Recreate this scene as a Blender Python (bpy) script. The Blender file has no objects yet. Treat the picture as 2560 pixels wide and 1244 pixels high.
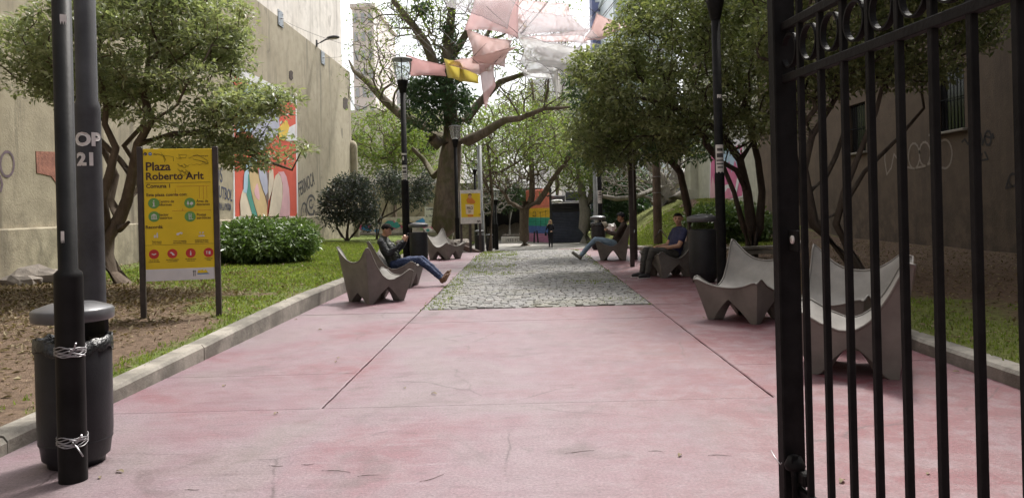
import bpy, bmesh, math, random
import numpy as np
from mathutils import Vector, Matrix, noise as mnoise

random.seed(7)
RNG = np.random.default_rng(7)
SC = bpy.context.scene
COL = SC.collection
R = math.radians

# ------------------------------------------------------------------ camera
F = 1900.0                      # focal length in photograph pixels (2560 wide)
CX, CY, ROLL, HC = 1313.0, 518.0, 0.025, 1.5
cam = bpy.data.cameras.new('camera')
cam.sensor_width = 36.0
cam.lens = F / 2560 * 36
cam.shift_x = (1280 - CX) / 2560
cam.shift_y = -(622 - CY) / 2560
cam.clip_start = 0.05
cam.clip_end = 2000
camo = bpy.data.objects.new('camera', cam)
COL.objects.link(camo)
camo.location = (0, 0, HC)
camo.rotation_euler = (R(90), ROLL, 0)
SC.camera = camo

# ------------------------------------------------------------------ sky and sun
SUN = Vector((0.36, 0.60, 1.10)).normalized()
world = bpy.data.worlds.new('World')
SC.world = world
world.use_nodes = True
wn, wl = world.node_tree.nodes, world.node_tree.links
wn.clear()
sky = wn.new('ShaderNodeTexSky')
sky.sky_type = 'NISHITA'
sky.sun_disc = False
sky.sun_elevation = math.asin(SUN.z)
sky.sun_rotation = math.atan2(SUN.x, SUN.y)
sky.air_density = 1.0
sky.dust_density = 5.0
sky.ozone_density = 1.0
hs = wn.new('ShaderNodeHueSaturation')
hs.inputs['Saturation'].default_value = 0.22      # milky overcast
bg = wn.new('ShaderNodeBackground')
bg.inputs['Strength'].default_value = 0.15
wo = wn.new('ShaderNodeOutputWorld')
wl.new(sky.outputs[0], hs.inputs['Color'])
wl.new(hs.outputs[0], bg.inputs['Color'])
wl.new(bg.outputs[0], wo.inputs['Surface'])

sl = bpy.data.lights.new('sun', 'SUN')
sl.energy = 2.0
sl.angle = R(10)
sl.color = (1.0, 0.95, 0.88)
so = bpy.data.objects.new('sun', sl)
COL.objects.link(so)
so.rotation_euler = SUN.to_track_quat('Z', 'Y').to_euler()

SC.view_settings.view_transform = 'Standard'
SC.view_settings.look = 'None'
SC.view_settings.exposure = 1.12
SC.view_settings.gamma = 1.0
SC.render.engine = 'CYCLES'
SC.cycles.max_bounces = 8
SC.cycles.transparent_max_bounces = 24

# ------------------------------------------------------------------ layout helpers
_c, _s = math.cos(ROLL), math.sin(ROLL)
def ab(px, py):
    dx, up = px - CX, CY - py
    return dx * _c + up * _s, -dx * _s + up * _c
def W(px, py, Y):
    a, b = ab(px, py)
    return Vector((a * Y / F, Y, HC + b * Y / F))
def onX(px, py, X):
    a, b = ab(px, py)
    Y = X * F / a
    return Vector((X, Y, HC + b * Y / F))
def sstep(a, b, t):
    t = max(0.0, min(1.0, (t - a) / (b - a)))
    return t * t * (3 - 2 * t)

XL, XR = -3.38, 3.80            # kerb faces
JL, JR = -1.60, 1.87            # long joints of the paving
WL, WR = -9.5, 10.0             # walls
def pathz(y): return -1.0 * sstep(23, 46, y)
def kerbh(y): return 0.11 + 0.13 * sstep(5, 12, y)
def lawn_left(x, y):
    d = max(0.0, XL - 0.2 - x)
    e = max(0.0, 1 - d / 3.5)
    back = sstep(46, 58, y)
    z = kerbh(y) - 0.02 + 0.03 * min(d, 6) + pathz(y) * e
    z -= 0.30 * sstep(26, 44, y) * (1 - e)
    z = z * (1 - back) + (-0.95) * back
    return z + 0.02 * mnoise.noise(Vector((x * 0.8, y * 0.8, 0))) * min(1, d * 2)
def lawn_right(x, y):
    d = max(0.0, x - XR - 0.2)
    e = max(0.0, 1 - d / 3.0)
    hill = 1.45 * sstep(23, 40, y) * sstep(1.0, 6.0, d)
    z = 0.13 + 0.03 * min(d, 6) + pathz(y) * e + hill
    return z + 0.02 * mnoise.noise(Vector((x * 0.8, y * 0.8, 4))) * min(1, d * 2)

# ------------------------------------------------------------------ object helpers
def tag(o, label=None, cat=None, group=None, kind=None):
    if label: o['label'] = label
    if cat: o['category'] = cat
    if group: o['group'] = group
    if kind: o['kind'] = kind
    return o
def empty(name, loc, label, cat, rz=0, group=None):
    o = bpy.data.objects.new(name, None)
    COL.objects.link(o)
    o.empty_display_size = 0.2
    o.location = loc
    o.rotation_euler = (0, 0, rz)
    return tag(o, label, cat, group)
def link(name, me, parent=None, keep=True):
    o = bpy.data.objects.new(name, me)
    COL.objects.link(o)
    if parent is not None:
        o.parent = parent
    return o
def basis(d):
    d = Vector(d).normalized()
    t = Vector((0, 0, 1)) if abs(d.z) < 0.9 else Vector((1, 0, 0))
    x = d.cross(t).normalized()
    return x, x.cross(d).normalized()

class MB:
    """collects shapes and links them as one mesh"""
    def __init__(s): s.v, s.f, s.m, s.sm = [], [], [], []
    def add(s, vs, fs, m=0, smooth=False):
        k = len(s.v)
        s.v += [tuple(v) for v in vs]
        s.f += [tuple(i + k for i in f) for f in fs]
        s.m += [m] * len(fs); s.sm += [smooth] * len(fs)
        return s
    def box(s, c, size, rz=0.0, m=0, M=None, bev=0.0):
        hx, hy, hz = size[0] / 2, size[1] / 2, size[2] / 2
        if M is None: M = Matrix.Translation(Vector(c)) @ Matrix.Rotation(rz, 4, 'Z')
        if bev <= 0:
            vs = [M @ Vector((x, y, z)) for z in (-hz, hz) for x, y in ((-hx, -hy), (hx, -hy), (hx, hy), (-hx, hy))]
            fs = [(3, 2, 1, 0), (4, 5, 6, 7), (0, 1, 5, 4), (1, 2, 6, 5), (2, 3, 7, 6), (3, 0, 4, 7)]
            return s.add(vs, fs, m)
        b = bev
        def ring(ax, ay, z):
            return [M @ Vector(p) for p in ((-ax + b, -ay, z), (ax - b, -ay, z), (ax, -ay + b, z), (ax, ay - b, z), (ax - b, ay, z), (-ax + b, ay, z), (-ax, ay - b, z), (-ax, -ay + b, z))]
        rs = [ring(hx - b * .7, hy - b * .7, -hz), ring(hx, hy, -hz + b), ring(hx, hy, hz - b), ring(hx - b * .7, hy - b * .7, hz)]
        vs = sum(rs, [])
        fs = [tuple(range(7, -1, -1)), tuple(range(24, 32))]
        for k in range(3):
            for i in range(8):
                j = (i + 1) % 8
                fs.append((k * 8 + i, k * 8 + j, k * 8 + 8 + j, k * 8 + 8 + i))
        return s.add(vs, fs, m)
    def tube(s, pts, rad, n=8, m=0, cap=True, smooth=True):
        pts = [Vector(p) for p in pts]
        if not hasattr(rad, '__len__'): rad = [rad] * len(pts)
        vs, fs = [], []
        x = None
        for i, p in enumerate(pts):
            d = pts[min(i + 1, len(pts) - 1)] - pts[max(i - 1, 0)]
            if d.length < 1e-9: d = Vector((0, 0, 1))
            d.normalize()
            if x is None: x, y = basis(d)
            else:
                x = x - d * x.dot(d)
                if x.length < 1e-6: x, y = basis(d)
                x.normalize(); y = d.cross(x)
            for k in range(n):
                a = 2 * math.pi * k / n
                vs.append(p + (x * math.cos(a) + y * math.sin(a)) * rad[i])
        for i in range(len(pts) - 1):
            for k in range(n):
                j = (k + 1) % n
                fs.append((i * n + k, i * n + j, (i + 1) * n + j, (i + 1) * n + k))
        s.add(vs, fs, m, smooth)
        if cap:
            b = len(s.v) - len(vs)
            s.f.append(tuple(b + k for k in range(n - 1, -1, -1))); s.m.append(m); s.sm.append(False)
            e = b + (len(pts) - 1) * n
            s.f.append(tuple(e + k for k in range(n))); s.m.append(m); s.sm.append(False)
        return s
    def lathe(s, prof, n=24, c=(0, 0, 0), m=0, smooth=True):
        vs, fs = [], []
        for r, z in prof:
            for k in range(n):
                a = 2 * math.pi * k / n
                vs.append((c[0] + r * math.cos(a), c[1] + r * math.sin(a), c[2] + z))
        for i in range(len(prof) - 1):
            for k in range(n):
                j = (k + 1) % n
                fs.append((i * n + k, i * n + j, (i + 1) * n + j, (i + 1) * n + k))
        return s.add(vs, fs, m, smooth)
    def poly(s, pts, m=0):
        return s.add(pts, [tuple(range(len(pts)))], m)
    def prism(s, pts, off, m=0):
        n = len(pts); off = Vector(off)
        vs = [Vector(p) for p in pts] + [Vector(p) + off for p in pts]
        fs = [tuple(range(n - 1, -1, -1)), tuple(range(n, 2 * n))] + [(i, (i + 1) % n, n + (i + 1) % n, n + i) for i in range(n)]
        return s.add(vs, fs, m)
    def blob(s, c, r, seed=0, amp=0.25, n=10, m=0, smooth=True):
        vs, fs = [], []
        c = Vector(c)
        rr = r if hasattr(r, '__len__') else (r, r, r)
        rows = n // 2 + 1
        for i in range(rows):
            th = math.pi * i / (rows - 1)
            for k in range(n):
                ph = 2 * math.pi * k / n
                d = Vector((math.sin(th) * math.cos(ph), math.sin(th) * math.sin(ph), math.cos(th)))
                q = 1 + amp * mnoise.noise(d * 1.7 + Vector((seed * 3.1, seed * 1.7, 0)))
                vs.append(c + Vector((d.x * rr[0], d.y * rr[1], d.z * rr[2])) * q)
        for i in range(rows - 1):
            for k in range(n):
                j = (k + 1) % n
                fs.append((i * n + k, (i + 1) * n + k, (i + 1) * n + j, i * n + j))
        return s.add(vs, fs, m, smooth)
    def mesh(s, name, mats):
        me = bpy.data.meshes.new(name)
        me.from_pydata(s.v, [], s.f)
        mats = mats if isinstance(mats, (list, tuple)) else [mats]
        for mm in mats: me.materials.append(mm)
        me.polygons.foreach_set('material_index', s.m)
        me.polygons.foreach_set('use_smooth', s.sm)
        me.update()
        return me
    def build(s, name, mats, parent=None):
        return link(name, s.mesh(name, mats), parent)

def np_mesh(name, V, Q, mat, smooth=False):
    """fast mesh from numpy verts and equal-sized faces"""
    me = bpy.data.meshes.new(name)
    V = np.asarray(V, np.float32); Q = np.asarray(Q, np.int32)
    k = Q.shape[1]
    me.vertices.add(len(V)); me.vertices.foreach_set('co', V.ravel())
    me.loops.add(Q.size); me.loops.foreach_set('vertex_index', Q.ravel())
    me.polygons.add(len(Q))
    me.polygons.foreach_set('loop_start', np.arange(0, Q.size, k, dtype=np.int32))
    me.polygons.foreach_set('use_smooth', np.full(len(Q), smooth))
    me.materials.append(mat)
    me.update(calc_edges=True)
    return me

def copy_tree(o, parent=None):
    c = o.copy()
    COL.objects.link(c)
    if parent is not None: c.parent = parent
    for ch in list(o.children): copy_tree(ch, c)
    return c

def text_mesh(body, size, M, mat, parent=None, name='lettering', bold=0.0, align='LEFT', ext=0.0015, shear=0.0, sx=1.0):
    cu = bpy.data.curves.new('t', 'FONT')
    cu.body = body; cu.size = size; cu.offset = bold; cu.extrude = ext; cu.align_x = align; cu.shear = shear
    cu.resolution_u = 3
    to = bpy.data.objects.new('t', cu)
    me = bpy.data.meshes.new_from_object(to)
    bpy.data.objects.remove(to); bpy.data.curves.remove(cu)
    me.transform(M @ Matrix.Diagonal((sx, 1, 1, 1)))
    me.materials.clear(); me.materials.append(mat)
    me.name = name
    return link(name, me, parent)

# ------------------------------------------------------------------ materials
def newmat(name):
    m = bpy.data.materials.new(name)
    m.use_nodes = True
    nt = m.node_tree
    return m, nt, nt.nodes, nt.links, nt.nodes['Principled BSDF']
def set_in(b, **k):
    for a, v in k.items():
        a = a.replace('_', ' ')
        if a in b.inputs: b.inputs[a].default_value = v
def c4(c): return (c[0], c[1], c[2], 1)
def pos(nt):
    return nt.nodes.new('ShaderNodeNewGeometry').outputs['Position']
def nz(nt, scale, detail=4, rough=0.6, vec=None, stretch=None, dist=0.0):
    n = nt.nodes.new('ShaderNodeTexNoise')
    n.inputs['Scale'].default_value = scale
    n.inputs['Detail'].default_value = detail
    n.inputs['Roughness'].default_value = rough
    n.inputs['Distortion'].default_value = dist
    v = vec if vec is not None else pos(nt)
    if stretch:
        mp = nt.nodes.new('ShaderNodeMapping')
        mp.inputs['Scale'].default_value = stretch
        nt.links.new(v, mp.inputs['Vector']); v = mp.outputs[0]
    nt.links.new(v, n.inputs['Vector'])
    return n.outputs['Fac']
def ramp(nt, fac, stops):
    r = nt.nodes.new('ShaderNodeValToRGB')
    el = r.color_ramp.elements
    while len(el) < len(stops): el.new(0.5)
    for e, (p, c) in zip(el, stops):
        e.position = p
        e.color = c4(c) if hasattr(c, '__len__') else (c, c, c, 1)
    nt.links.new(fac, r.inputs['Fac'])
    return r.outputs['Color']
def mix(nt, fac, a, b, mode='MIX'):
    n = nt.nodes.new('ShaderNodeMix')
    n.data_type = 'RGBA'; n.blend_type = mode
    for sck, v in ((n.inputs['Factor'], fac), (n.inputs['A'], a), (n.inputs['B'], b)):
        if hasattr(v, 'is_linked'): nt.links.new(v, sck)
        elif hasattr(v, '__len__'): sck.default_value = c4(v)
        else: sck.default_value = v
    return n.outputs['Result']
def bump(nt, b, h, strength=0.3, dist=0.02):
    n = nt.nodes.new('ShaderNodeBump')
    n.inputs['Strength'].default_value = strength
    n.inputs['Distance'].default_value = dist
    nt.links.new(h, n.inputs['Height'])
    nt.links.new(n.outputs[0], b.inputs['Normal'])
def plain(name, col, rough=0.6, metal=0.0, var=0.25, scale=6.0, bmp=0.0, bscale=60.0, spec=0.5):
    m, nt, N, L, b = newmat(name)
    f = nz(nt, scale, 5)
    lo = [x * (1 - var) for x in col]; hi = [min(1, x * (1 + var)) for x in col]
    L.new(ramp(nt, f, [(0.3, lo), (0.7, hi)]), b.inputs['Base Color'])
    set_in(b, Roughness=rough, Metallic=metal)
    b.inputs['Specular IOR Level'].default_value = spec
    if bmp: bump(nt, b, nz(nt, bscale, 4), bmp)
    return m
def leafmat(name, cols, rough=0.5, trans=0.35, spec=0.4):
    m, nt, N, L, b = newmat(name)
    g = N.new('ShaderNodeNewGeometry')
    n = len(cols)
    col = ramp(nt, g.outputs['Random Per Island'], [(i / max(1, n - 1), c) for i, c in enumerate(cols)])
    big = nz(nt, 0.9, 3)
    col = mix(nt, ramp(nt, big, [(0.35, 0.0), (0.7, 1.0)]), col, mix(nt, 1.0, col, (0.72, 0.78, 0.75), 'MULTIPLY'))
    L.new(col, b.inputs['Base Color'])
    set_in(b, Roughness=rough)
    b.inputs['Specular IOR Level'].default_value = spec
    t = N.new('ShaderNodeBsdfTranslucent')
    L.new(mix(nt, 1.0, col, (1.25, 1.35, 0.7), 'MULTIPLY'), t.inputs['Color'])
    ms = N.new('ShaderNodeMixShader')
    ms.inputs['Fac'].default_value = trans
    L.new(b.outputs[0], ms.inputs[1]); L.new(t.outputs[0], ms.inputs[2])
    L.new(ms.outputs[0], N['Material Output'].inputs['Surface'])
    return m

def m_paving():
    m, nt, N, L, b = newmat('worn_pink_concrete')
    patch = nz(nt, 0.42, 4, 0.55, dist=0.8)
    patch2 = nz(nt, 1.5, 6, 0.65, dist=0.5)
    grain = nz(nt, 7, 9, 0.72, stretch=(0.30, 1.8, 1))
    fine = nz(nt, 55, 5, 0.75)
    col = ramp(nt, patch, [(0.32, (0.255, 0.235, 0.210)), (0.42, (0.285, 0.240, 0.230)), (0.49, (0.290, 0.215, 0.225)), (0.57, (0.285, 0.180, 0.190)), (0.66, (0.265, 0.120, 0.130))])
    col = mix(nt, ramp(nt, patch2, [(0.48, 0.0), (0.68, 0.65)]), col, (0.255, 0.230, 0.225))
    # the paint wears through to bare cement in streaks
    col = mix(nt, ramp(nt, grain, [(0.53, 0.0), (0.66, 0.60)]), col, (0.35, 0.305, 0.305))
    col = mix(nt, ramp(nt, grain, [(0.28, 0.75), (0.44, 0.0)]), col, (0.125, 0.092, 0.09))
    # redder where the gate side has kept its paint
    sx = N.new('ShaderNodeSeparateXYZ'); L.new(pos(nt), sx.inputs[0])
    mr = N.new('ShaderNodeMapRange')
    mr.inputs['From Min'].default_value = 0.0; mr.inputs['From Max'].default_value = 2.0
    L.new(sx.outputs['X'], mr.inputs['Value'])
    mm = N.new('ShaderNodeMath'); mm.operation = 'MULTIPLY'
    L.new(mr.outputs[0], mm.inputs[0]); L.new(ramp(nt, patch2, [(0.32, 0.25), (0.56, 1.0)]), mm.inputs[1])
    col = mix(nt, mm.outputs[0], col, (0.235, 0.078, 0.085))
    mot = nz(nt, 4.5, 7, 0.72, dist=0.5)
    col = mix(nt, ramp(nt, mot, [(0.46, 0.0), (0.62, 0.55)]), col, (0.33, 0.285, 0.275))
    col = mix(nt, ramp(nt, mot, [(0.30, 0.5), (0.42, 0.0)]), col, (0.20, 0.115, 0.115))
    # damp and dirt stains
    stn = nz(nt, 0.9, 6, 0.7, dist=1.2)
    col = mix(nt, ramp(nt, stn, [(0.55, 0.0), (0.70, 0.7)]), col, (0.14, 0.11, 0.10))
    # hair cracks
    vo = N.new('ShaderNodeTexVoronoi'); vo.feature = 'DISTANCE_TO_EDGE'; vo.inputs['Scale'].default_value = 0.6
    wv = N.new('ShaderNodeMix'); wv.data_type = 'VECTOR'; wv.inputs['Factor'].default_value = 0.14
    nn = N.new('ShaderNodeTexNoise'); nn.inputs['Scale'].default_value = 2.5; nn.inputs['Detail'].default_value = 5; L.new(pos(nt), nn.inputs['Vector'])
    L.new(pos(nt), wv.inputs['A']); L.new(nn.outputs['Color'], wv.inputs['B']); L.new(wv.outputs['Result'], vo.inputs['Vector'])
    crack = ramp(nt, vo.outputs['Distance'], [(0.0, 0.7), (0.005, 0.0)])
    ck = mix(nt, 1.0, crack, ramp(nt, patch2, [(0.48, 0.0), (0.56, 1.0)]), 'MULTIPLY')
    col = mix(nt, ck, col, (0.07, 0.05, 0.045))
    # grit, gum and pale chips
    sp = nz(nt, 38, 3, 0.6)
    col = mix(nt, ramp(nt, sp, [(0.70, 0.0), (0.73, 0.8)]), col, (0.06, 0.045, 0.04))
    ch = nz(nt, 17, 4, 0.7, stretch=(0.5, 1.4, 1))
    col = mix(nt, ramp(nt, ch, [(0.70, 0.0), (0.74, 0.75)]), col, (0.47, 0.40, 0.39))
    col = mix(nt, 0.45, col, mix(nt, 1.0, col, ramp(nt, fine, [(0.32, 0.15), (0.68, 1.7)]), 'MULTIPLY'))
    col = mix(nt, 1.0, col, (0.645, 0.56, 0.625), 'MULTIPLY')
    L.new(col, b.inputs['Base Color'])
    L.new(ramp(nt, patch2, [(0.3, 0.40), (0.7, 0.62)]), b.inputs['Roughness'])
    b.inputs['Specular IOR Level'].default_value = 0.55
    ad = N.new('ShaderNodeMath'); ad.operation = 'ADD'; L.new(grain, ad.inputs[0]); L.new(fine, ad.inputs[1])
    bump(nt, b, ad.outputs[0], 0.35, 0.014)
    return m
def m_plaster(name, base, light, dark, streak=0.5):
    m, nt, N, L, b = newmat(name)
    a = nz(nt, 0.35, 6, 0.6); c = nz(nt, 2.3, 7, 0.65)
    st = nz(nt, 1.1, 5, 0.65, stretch=(1, 1, 0.10)); fine = nz(nt, 25, 5, 0.7)
    col = ramp(nt, a, [(0.3, base), (0.7, light)])
    col = mix(nt, ramp(nt, c, [(0.42, 0.0), (0.70, 0.6)]), col, [x * 0.70 for x in base])
    col = mix(nt, ramp(nt, nz(nt, 3.2, 6, 0.7, stretch=(1, 1, 0.06)), [(0.60, 0.0), (0.72, streak * 0.9)]), col, dark)
    col = mix(nt, ramp(nt, nz(nt, 1.4, 8, 0.75, dist=0.6), [(0.62, 0.0), (0.66, 0.45)]), col, [min(1, x * 1.22) for x in light])
    col = mix(nt, ramp(nt, st, [(0.53, 0.0), (0.70, streak)]), col, dark)
    col = mix(nt, ramp(nt, nz(nt, 0.8, 7, 0.7, dist=1.0), [(0.60, 0.0), (0.68, streak * 0.8)]), col, dark)
    sx = N.new('ShaderNodeSeparateXYZ'); L.new(pos(nt), sx.inputs[0])
    mr = N.new('ShaderNodeMapRange')
    mr.inputs['From Min'].default_value = 2.2; mr.inputs['From Max'].default_value = 0.2
    L.new(sx.outputs['Z'], mr.inputs['Value'])
    mm = N.new('ShaderNodeMath'); mm.operation = 'MULTIPLY'
    L.new(mr.outputs[0], mm.inputs[0]); L.new(ramp(nt, c, [(0.4, 0.0), (0.6, 0.8)]), mm.inputs[1])
    col = mix(nt, mm.outputs[0], col, [x * 0.5 for x in base])      # patchy darkening towards the bottom
    L.new(col, b.inputs['Base Color'])
    set_in(b, Roughness=0.9)
    ad = N.new('ShaderNodeMath'); ad.operation = 'ADD'; L.new(c, ad.inputs[0]); L.new(fine, ad.inputs[1])
    bump(nt, b, ad.outputs[0], 0.35, 0.03)
    return m
def m_ground(name, dirt, grass, lo, hi, sc=0.5):
    m, nt, N, L, b = newmat(name)
    f = nz(nt, sc, 6, 0.65, dist=0.4); g = nz(nt, 14, 6, 0.75); h = nz(nt, 60, 3, 0.7)
    dc = mix(nt, ramp(nt, g, [(0.35, 0.0), (0.65, 1.0)]), [x * 0.62 for x in dirt], [x * 1.35 for x in dirt])
    gc = mix(nt, ramp(nt, g, [(0.35, 0.0), (0.65, 1.0)]), [x * 0.6 for x in grass], [x * 1.4 for x in grass])
    col = mix(nt, ramp(nt, f, [(lo, 0.0), (hi, 1.0)]), dc, gc)
    L.new(col, b.inputs['Base Color']); set_in(b, Roughness=0.95)
    b.inputs['Specular IOR Level'].default_value = 0.15
    ad = N.new('ShaderNodeMath'); ad.operation = 'ADD'; L.new(g, ad.inputs[0]); L.new(h, ad.inputs[1])
    bump(nt, b, ad.outputs[0], 0.8, 0.05)
    return m
def m_bark(name, a, c, moss=None):
    m, nt, N, L, b = newmat(name)
    f = nz(nt, 7, 7, 0.7, stretch=(1, 1, 0.35)); g = nz(nt, 1.6, 4)
    col = ramp(nt, f, [(0.3, a), (0.7, c)])
    if moss: col = mix(nt, ramp(nt, g, [(0.45, 0.0), (0.65, 0.75)]), col, moss)
    L.new(col, b.inputs['Base Color']); set_in(b, Roughness=0.95)
    b.inputs['Specular IOR Level'].default_value = 0.2
    bump(nt, b, f, 0.7, 0.03)
    return m
def m_stone(name, cols, dirt):
    m, nt, N, L, b = newmat(name)
    oi = N.new('ShaderNodeNewGeometry'); ob = N.new('ShaderNodeObjectInfo')
    ad = N.new('ShaderNodeMath'); ad.operation = 'ADD'
    L.new(oi.outputs['Random Per Island'], ad.inputs[0]); L.new(ob.outputs['Random'], ad.inputs[1])
    fr = N.new('ShaderNodeMath'); fr.operation = 'FRACT'; L.new(ad.outputs[0], fr.inputs[0])
    col = ramp(nt, fr.outputs[0], [(i / (len(cols) - 1), c) for i, c in enumerate(cols)])
    f = nz(nt, 22, 5, 0.7)
    col = mix(nt, ramp(nt, f, [(0.45, 0.0), (0.7, 0.6)]), col, dirt)
    col = mix(nt, ramp(nt, nz(nt, 0.7, 5, 0.7, dist=0.8), [(0.50, 0.0), (0.68, 0.6)]), col, (0.15, 0.145, 0.085))
    L.new(col, b.inputs['Base Color']); set_in(b, Roughness=0.62)
    bump(nt, b, nz(nt, 60, 4, 0.7), 0.35, 0.01)
    return m
def m_cloth(name, col, trans=0.45, alpha=1.0):
    m, nt, N, L, b = newmat(name)
    f = nz(nt, 1.6, 4)
    cc = ramp(nt, f, [(0.3, [x * 0.85 for x in col]), (0.7, col)])
    L.new(cc, b.inputs['Base Color']); set_in(b, Roughness=0.85)
    t = N.new('ShaderNodeBsdfTranslucent'); L.new(cc, t.inputs['Color'])
    ms = N.new('ShaderNodeMixShader'); ms.inputs['Fac'].default_value = trans
    L.new(b.outputs[0], ms.inputs[1]); L.new(t.outputs[0], ms.inputs[2])
    out = ms.outputs[0]
    if alpha < 1:            # open net weave
        tr = N.new('ShaderNodeBsdfTransparent')
        m2 = N.new('ShaderNodeMixShader'); m2.inputs['Fac'].default_value = alpha
        L.new(tr.outputs[0], m2.inputs[1]); L.new(out, m2.inputs[2]); out = m2.outputs[0]
    L.new(out, N['Material Output'].inputs['Surface'])
    return m
def m_glass(name, tint=(0.95, 0.97, 0.97), a=0.18):
    m, nt, N, L, b = newmat(name)
    set_in(b, Roughness=0.08); b.inputs['Base Color'].default_value = c4(tint)
    tr = N.new('ShaderNodeBsdfTransparent'); tr.inputs['Color'].default_value = c4(tint)
    ms = N.new('ShaderNodeMixShader'); ms.inputs['Fac'].default_value = a
    L.new(tr.outputs[0], ms.inputs[1]); L.new(b.outputs[0], ms.inputs[2])
    L.new(ms.outputs[0], N['Material Output'].inputs['Surface'])
    return m

M = {}
M['paving'] = m_paving()
M['plaster'] = m_plaster('stained_ochre_plaster', (0.315, 0.272, 0.190), (0.39, 0.345, 0.255), (0.10, 0.085, 0.062), 0.85)
M['plaster_pale'] = m_plaster('pale_render', (0.60, 0.555, 0.50), (0.70, 0.66, 0.61), (0.22, 0.19, 0.16), 0.7)
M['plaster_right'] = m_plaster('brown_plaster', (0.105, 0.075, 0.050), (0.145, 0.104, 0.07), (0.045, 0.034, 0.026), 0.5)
M['plaster_green'] = m_plaster('grey_green_plaster', (0.42, 0.42, 0.34), (0.50, 0.50, 0.41), (0.25, 0.23, 0.17), 0.4)
M['kerb'] = m_plaster('kerb_concrete', (0.24, 0.22, 0.185), (0.32, 0.295, 0.255), (0.10, 0.085, 0.07), 0.6)
M['lawn_l'] = m_ground('lawn_soil', (0.20, 0.145, 0.10), (0.10, 0.155, 0.035), 0.47, 0.56)
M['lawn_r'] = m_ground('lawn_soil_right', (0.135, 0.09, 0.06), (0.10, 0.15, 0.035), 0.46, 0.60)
M['earth'] = m_ground('bare_earth', (0.20, 0.17, 0.13), (0.12, 0.13, 0.06), 0.5, 0.7)
M['joint'] = plain('joint_soil', (0.06, 0.045, 0.04), 0.95, var=0.4, scale=20)
M['cobble'] = m_stone('granite_setts', [(0.135, 0.132, 0.128), (0.18, 0.174, 0.168), (0.165, 0.163, 0.165), (0.225, 0.21, 0.20), (0.125, 0.123, 0.12), (0.175, 0.173, 0.155)], (0.175, 0.17, 0.14))
M['iron'] = plain('black_painted_iron', (0.008, 0.0075, 0.008), 0.62, 0.0, 0.5, 9, 0.15, 40, 0.15)
M['iron_worn'] = plain('scuffed_black_paint', (0.007, 0.0066, 0.0066), 0.5, 0.0, 0.7, 5, 0.06, 30, 0.15)
M['steel_grey'] = plain('grey_painted_steel', (0.05, 0.051, 0.055), 0.55, 0.0, 0.3, 4, 0.1, 60, 0.2)
M['steel_pale'] = plain('pale_grey_steel', (0.22, 0.23, 0.23), 0.5, 0.0, 0.25, 4)
M['bin'] = plain('charcoal_plastic', (0.020, 0.020, 0.023), 0.45, 0.0, 0.3, 5, 0.08, 60, 0.3)
M['bincap'] = plain('grey_plastic_lid', (0.085, 0.085, 0.09), 0.33, 0.0, 0.25, 8)
M['bag'] = plain('black_bin_bag', (0.012, 0.012, 0.013), 0.25, 0.0, 0.3, 20, 0.6, 25)
M['wire'] = plain('galvanised_wire', (0.33, 0.32, 0.33), 0.45, 0.6, 0.3, 30)
M['chair'] = plain('moulded_concrete', (0.175, 0.163, 0.148), 0.65, 0.0, 0.26, 3.0, 0.12, 80, 0.35)
M['white'] = plain('white_paint', (0.75, 0.75, 0.73), 0.55, 0, 0.06)
M['offwhite'] = plain('scuffed_white', (0.60, 0.58, 0.56), 0.6, 0, 0.15, 12)
M['black_ink'] = plain('black_paint', (0.015, 0.014, 0.014), 0.6, 0, 0.3)
M['spray_blue'] = plain('blue_black_spray', (0.05, 0.055, 0.10), 0.7, 0, 0.4, 12)
M['spray_black'] = plain('grey_black_spray', (0.06, 0.055, 0.055), 0.7, 0, 0.4, 12)
M['spray_pale'] = plain('faded_chalk', (0.24, 0.20, 0.165), 0.8, 0, 0.2, 12)
M['glass'] = m_glass('lantern_glass', (0.86, 0.89, 0.90), 0.25)
M['dark_glass'] = plain('dark_window_glass', (0.02, 0.022, 0.026), 0.12, 0, 0.3)
M['grass'] = leafmat('grass_blades', [(0.15, 0.20, 0.035), (0.21, 0.27, 0.055), (0.26, 0.29, 0.09), (0.12, 0.165, 0.035), (0.28, 0.25, 0.11)], 0.6, 0.4, 0.2)
M['deadleaf'] = leafmat('dry_leaves', [(0.15, 0.105, 0.06), (0.21, 0.155, 0.095), (0.33, 0.27, 0.18), (0.11, 0.075, 0.045), (0.24, 0.17, 0.10)], 0.8, 0.15, 0.2)
M['leaf_grey'] = leafmat('grey_green_leaves', [(0.19, 0.22, 0.125), (0.29, 0.315, 0.19), (0.40, 0.42, 0.28), (0.22, 0.245, 0.145), (0.34, 0.33, 0.21)], 0.40, 0.38)
M['leaf_dark'] = leafmat('dark_glossy_leaves', [(0.045, 0.085, 0.040), (0.07, 0.12, 0.055), (0.11, 0.16, 0.065), (0.055, 0.095, 0.05)], 0.34, 0.28, 0.5)
M['leaf_olive'] = leafmat('olive_leaves', [(0.12, 0.15, 0.07), (0.20, 0.225, 0.11), (0.32, 0.33, 0.17), (0.14, 0.165, 0.085)], 0.38, 0.36)
M['leaf_light'] = leafmat('light_green_leaves', [(0.13, 0.19, 0.05), (0.18, 0.25, 0.07), (0.24, 0.29, 0.09), (0.20, 0.20, 0.07)], 0.5, 0.42)
M['leaf_bush'] = leafmat('glossy_bush_leaves', [(0.09, 0.15, 0.045), (0.13, 0.20, 0.065), (0.18, 0.25, 0.09), (0.11, 0.16, 0.06)], 0.32, 0.22, 0.5)
M['leaf_blue'] = leafmat('dusky_shrub_leaves', [(0.05, 0.068, 0.060), (0.075, 0.095, 0.085), (0.10, 0.115, 0.095), (0.06, 0.07, 0.075)], 0.45, 0.2)
M['leaf_ivy'] = leafmat('ivy_leaves', [(0.035, 0.075, 0.035), (0.06, 0.11, 0.05), (0.085, 0.135, 0.06)], 0.42, 0.25)
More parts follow.
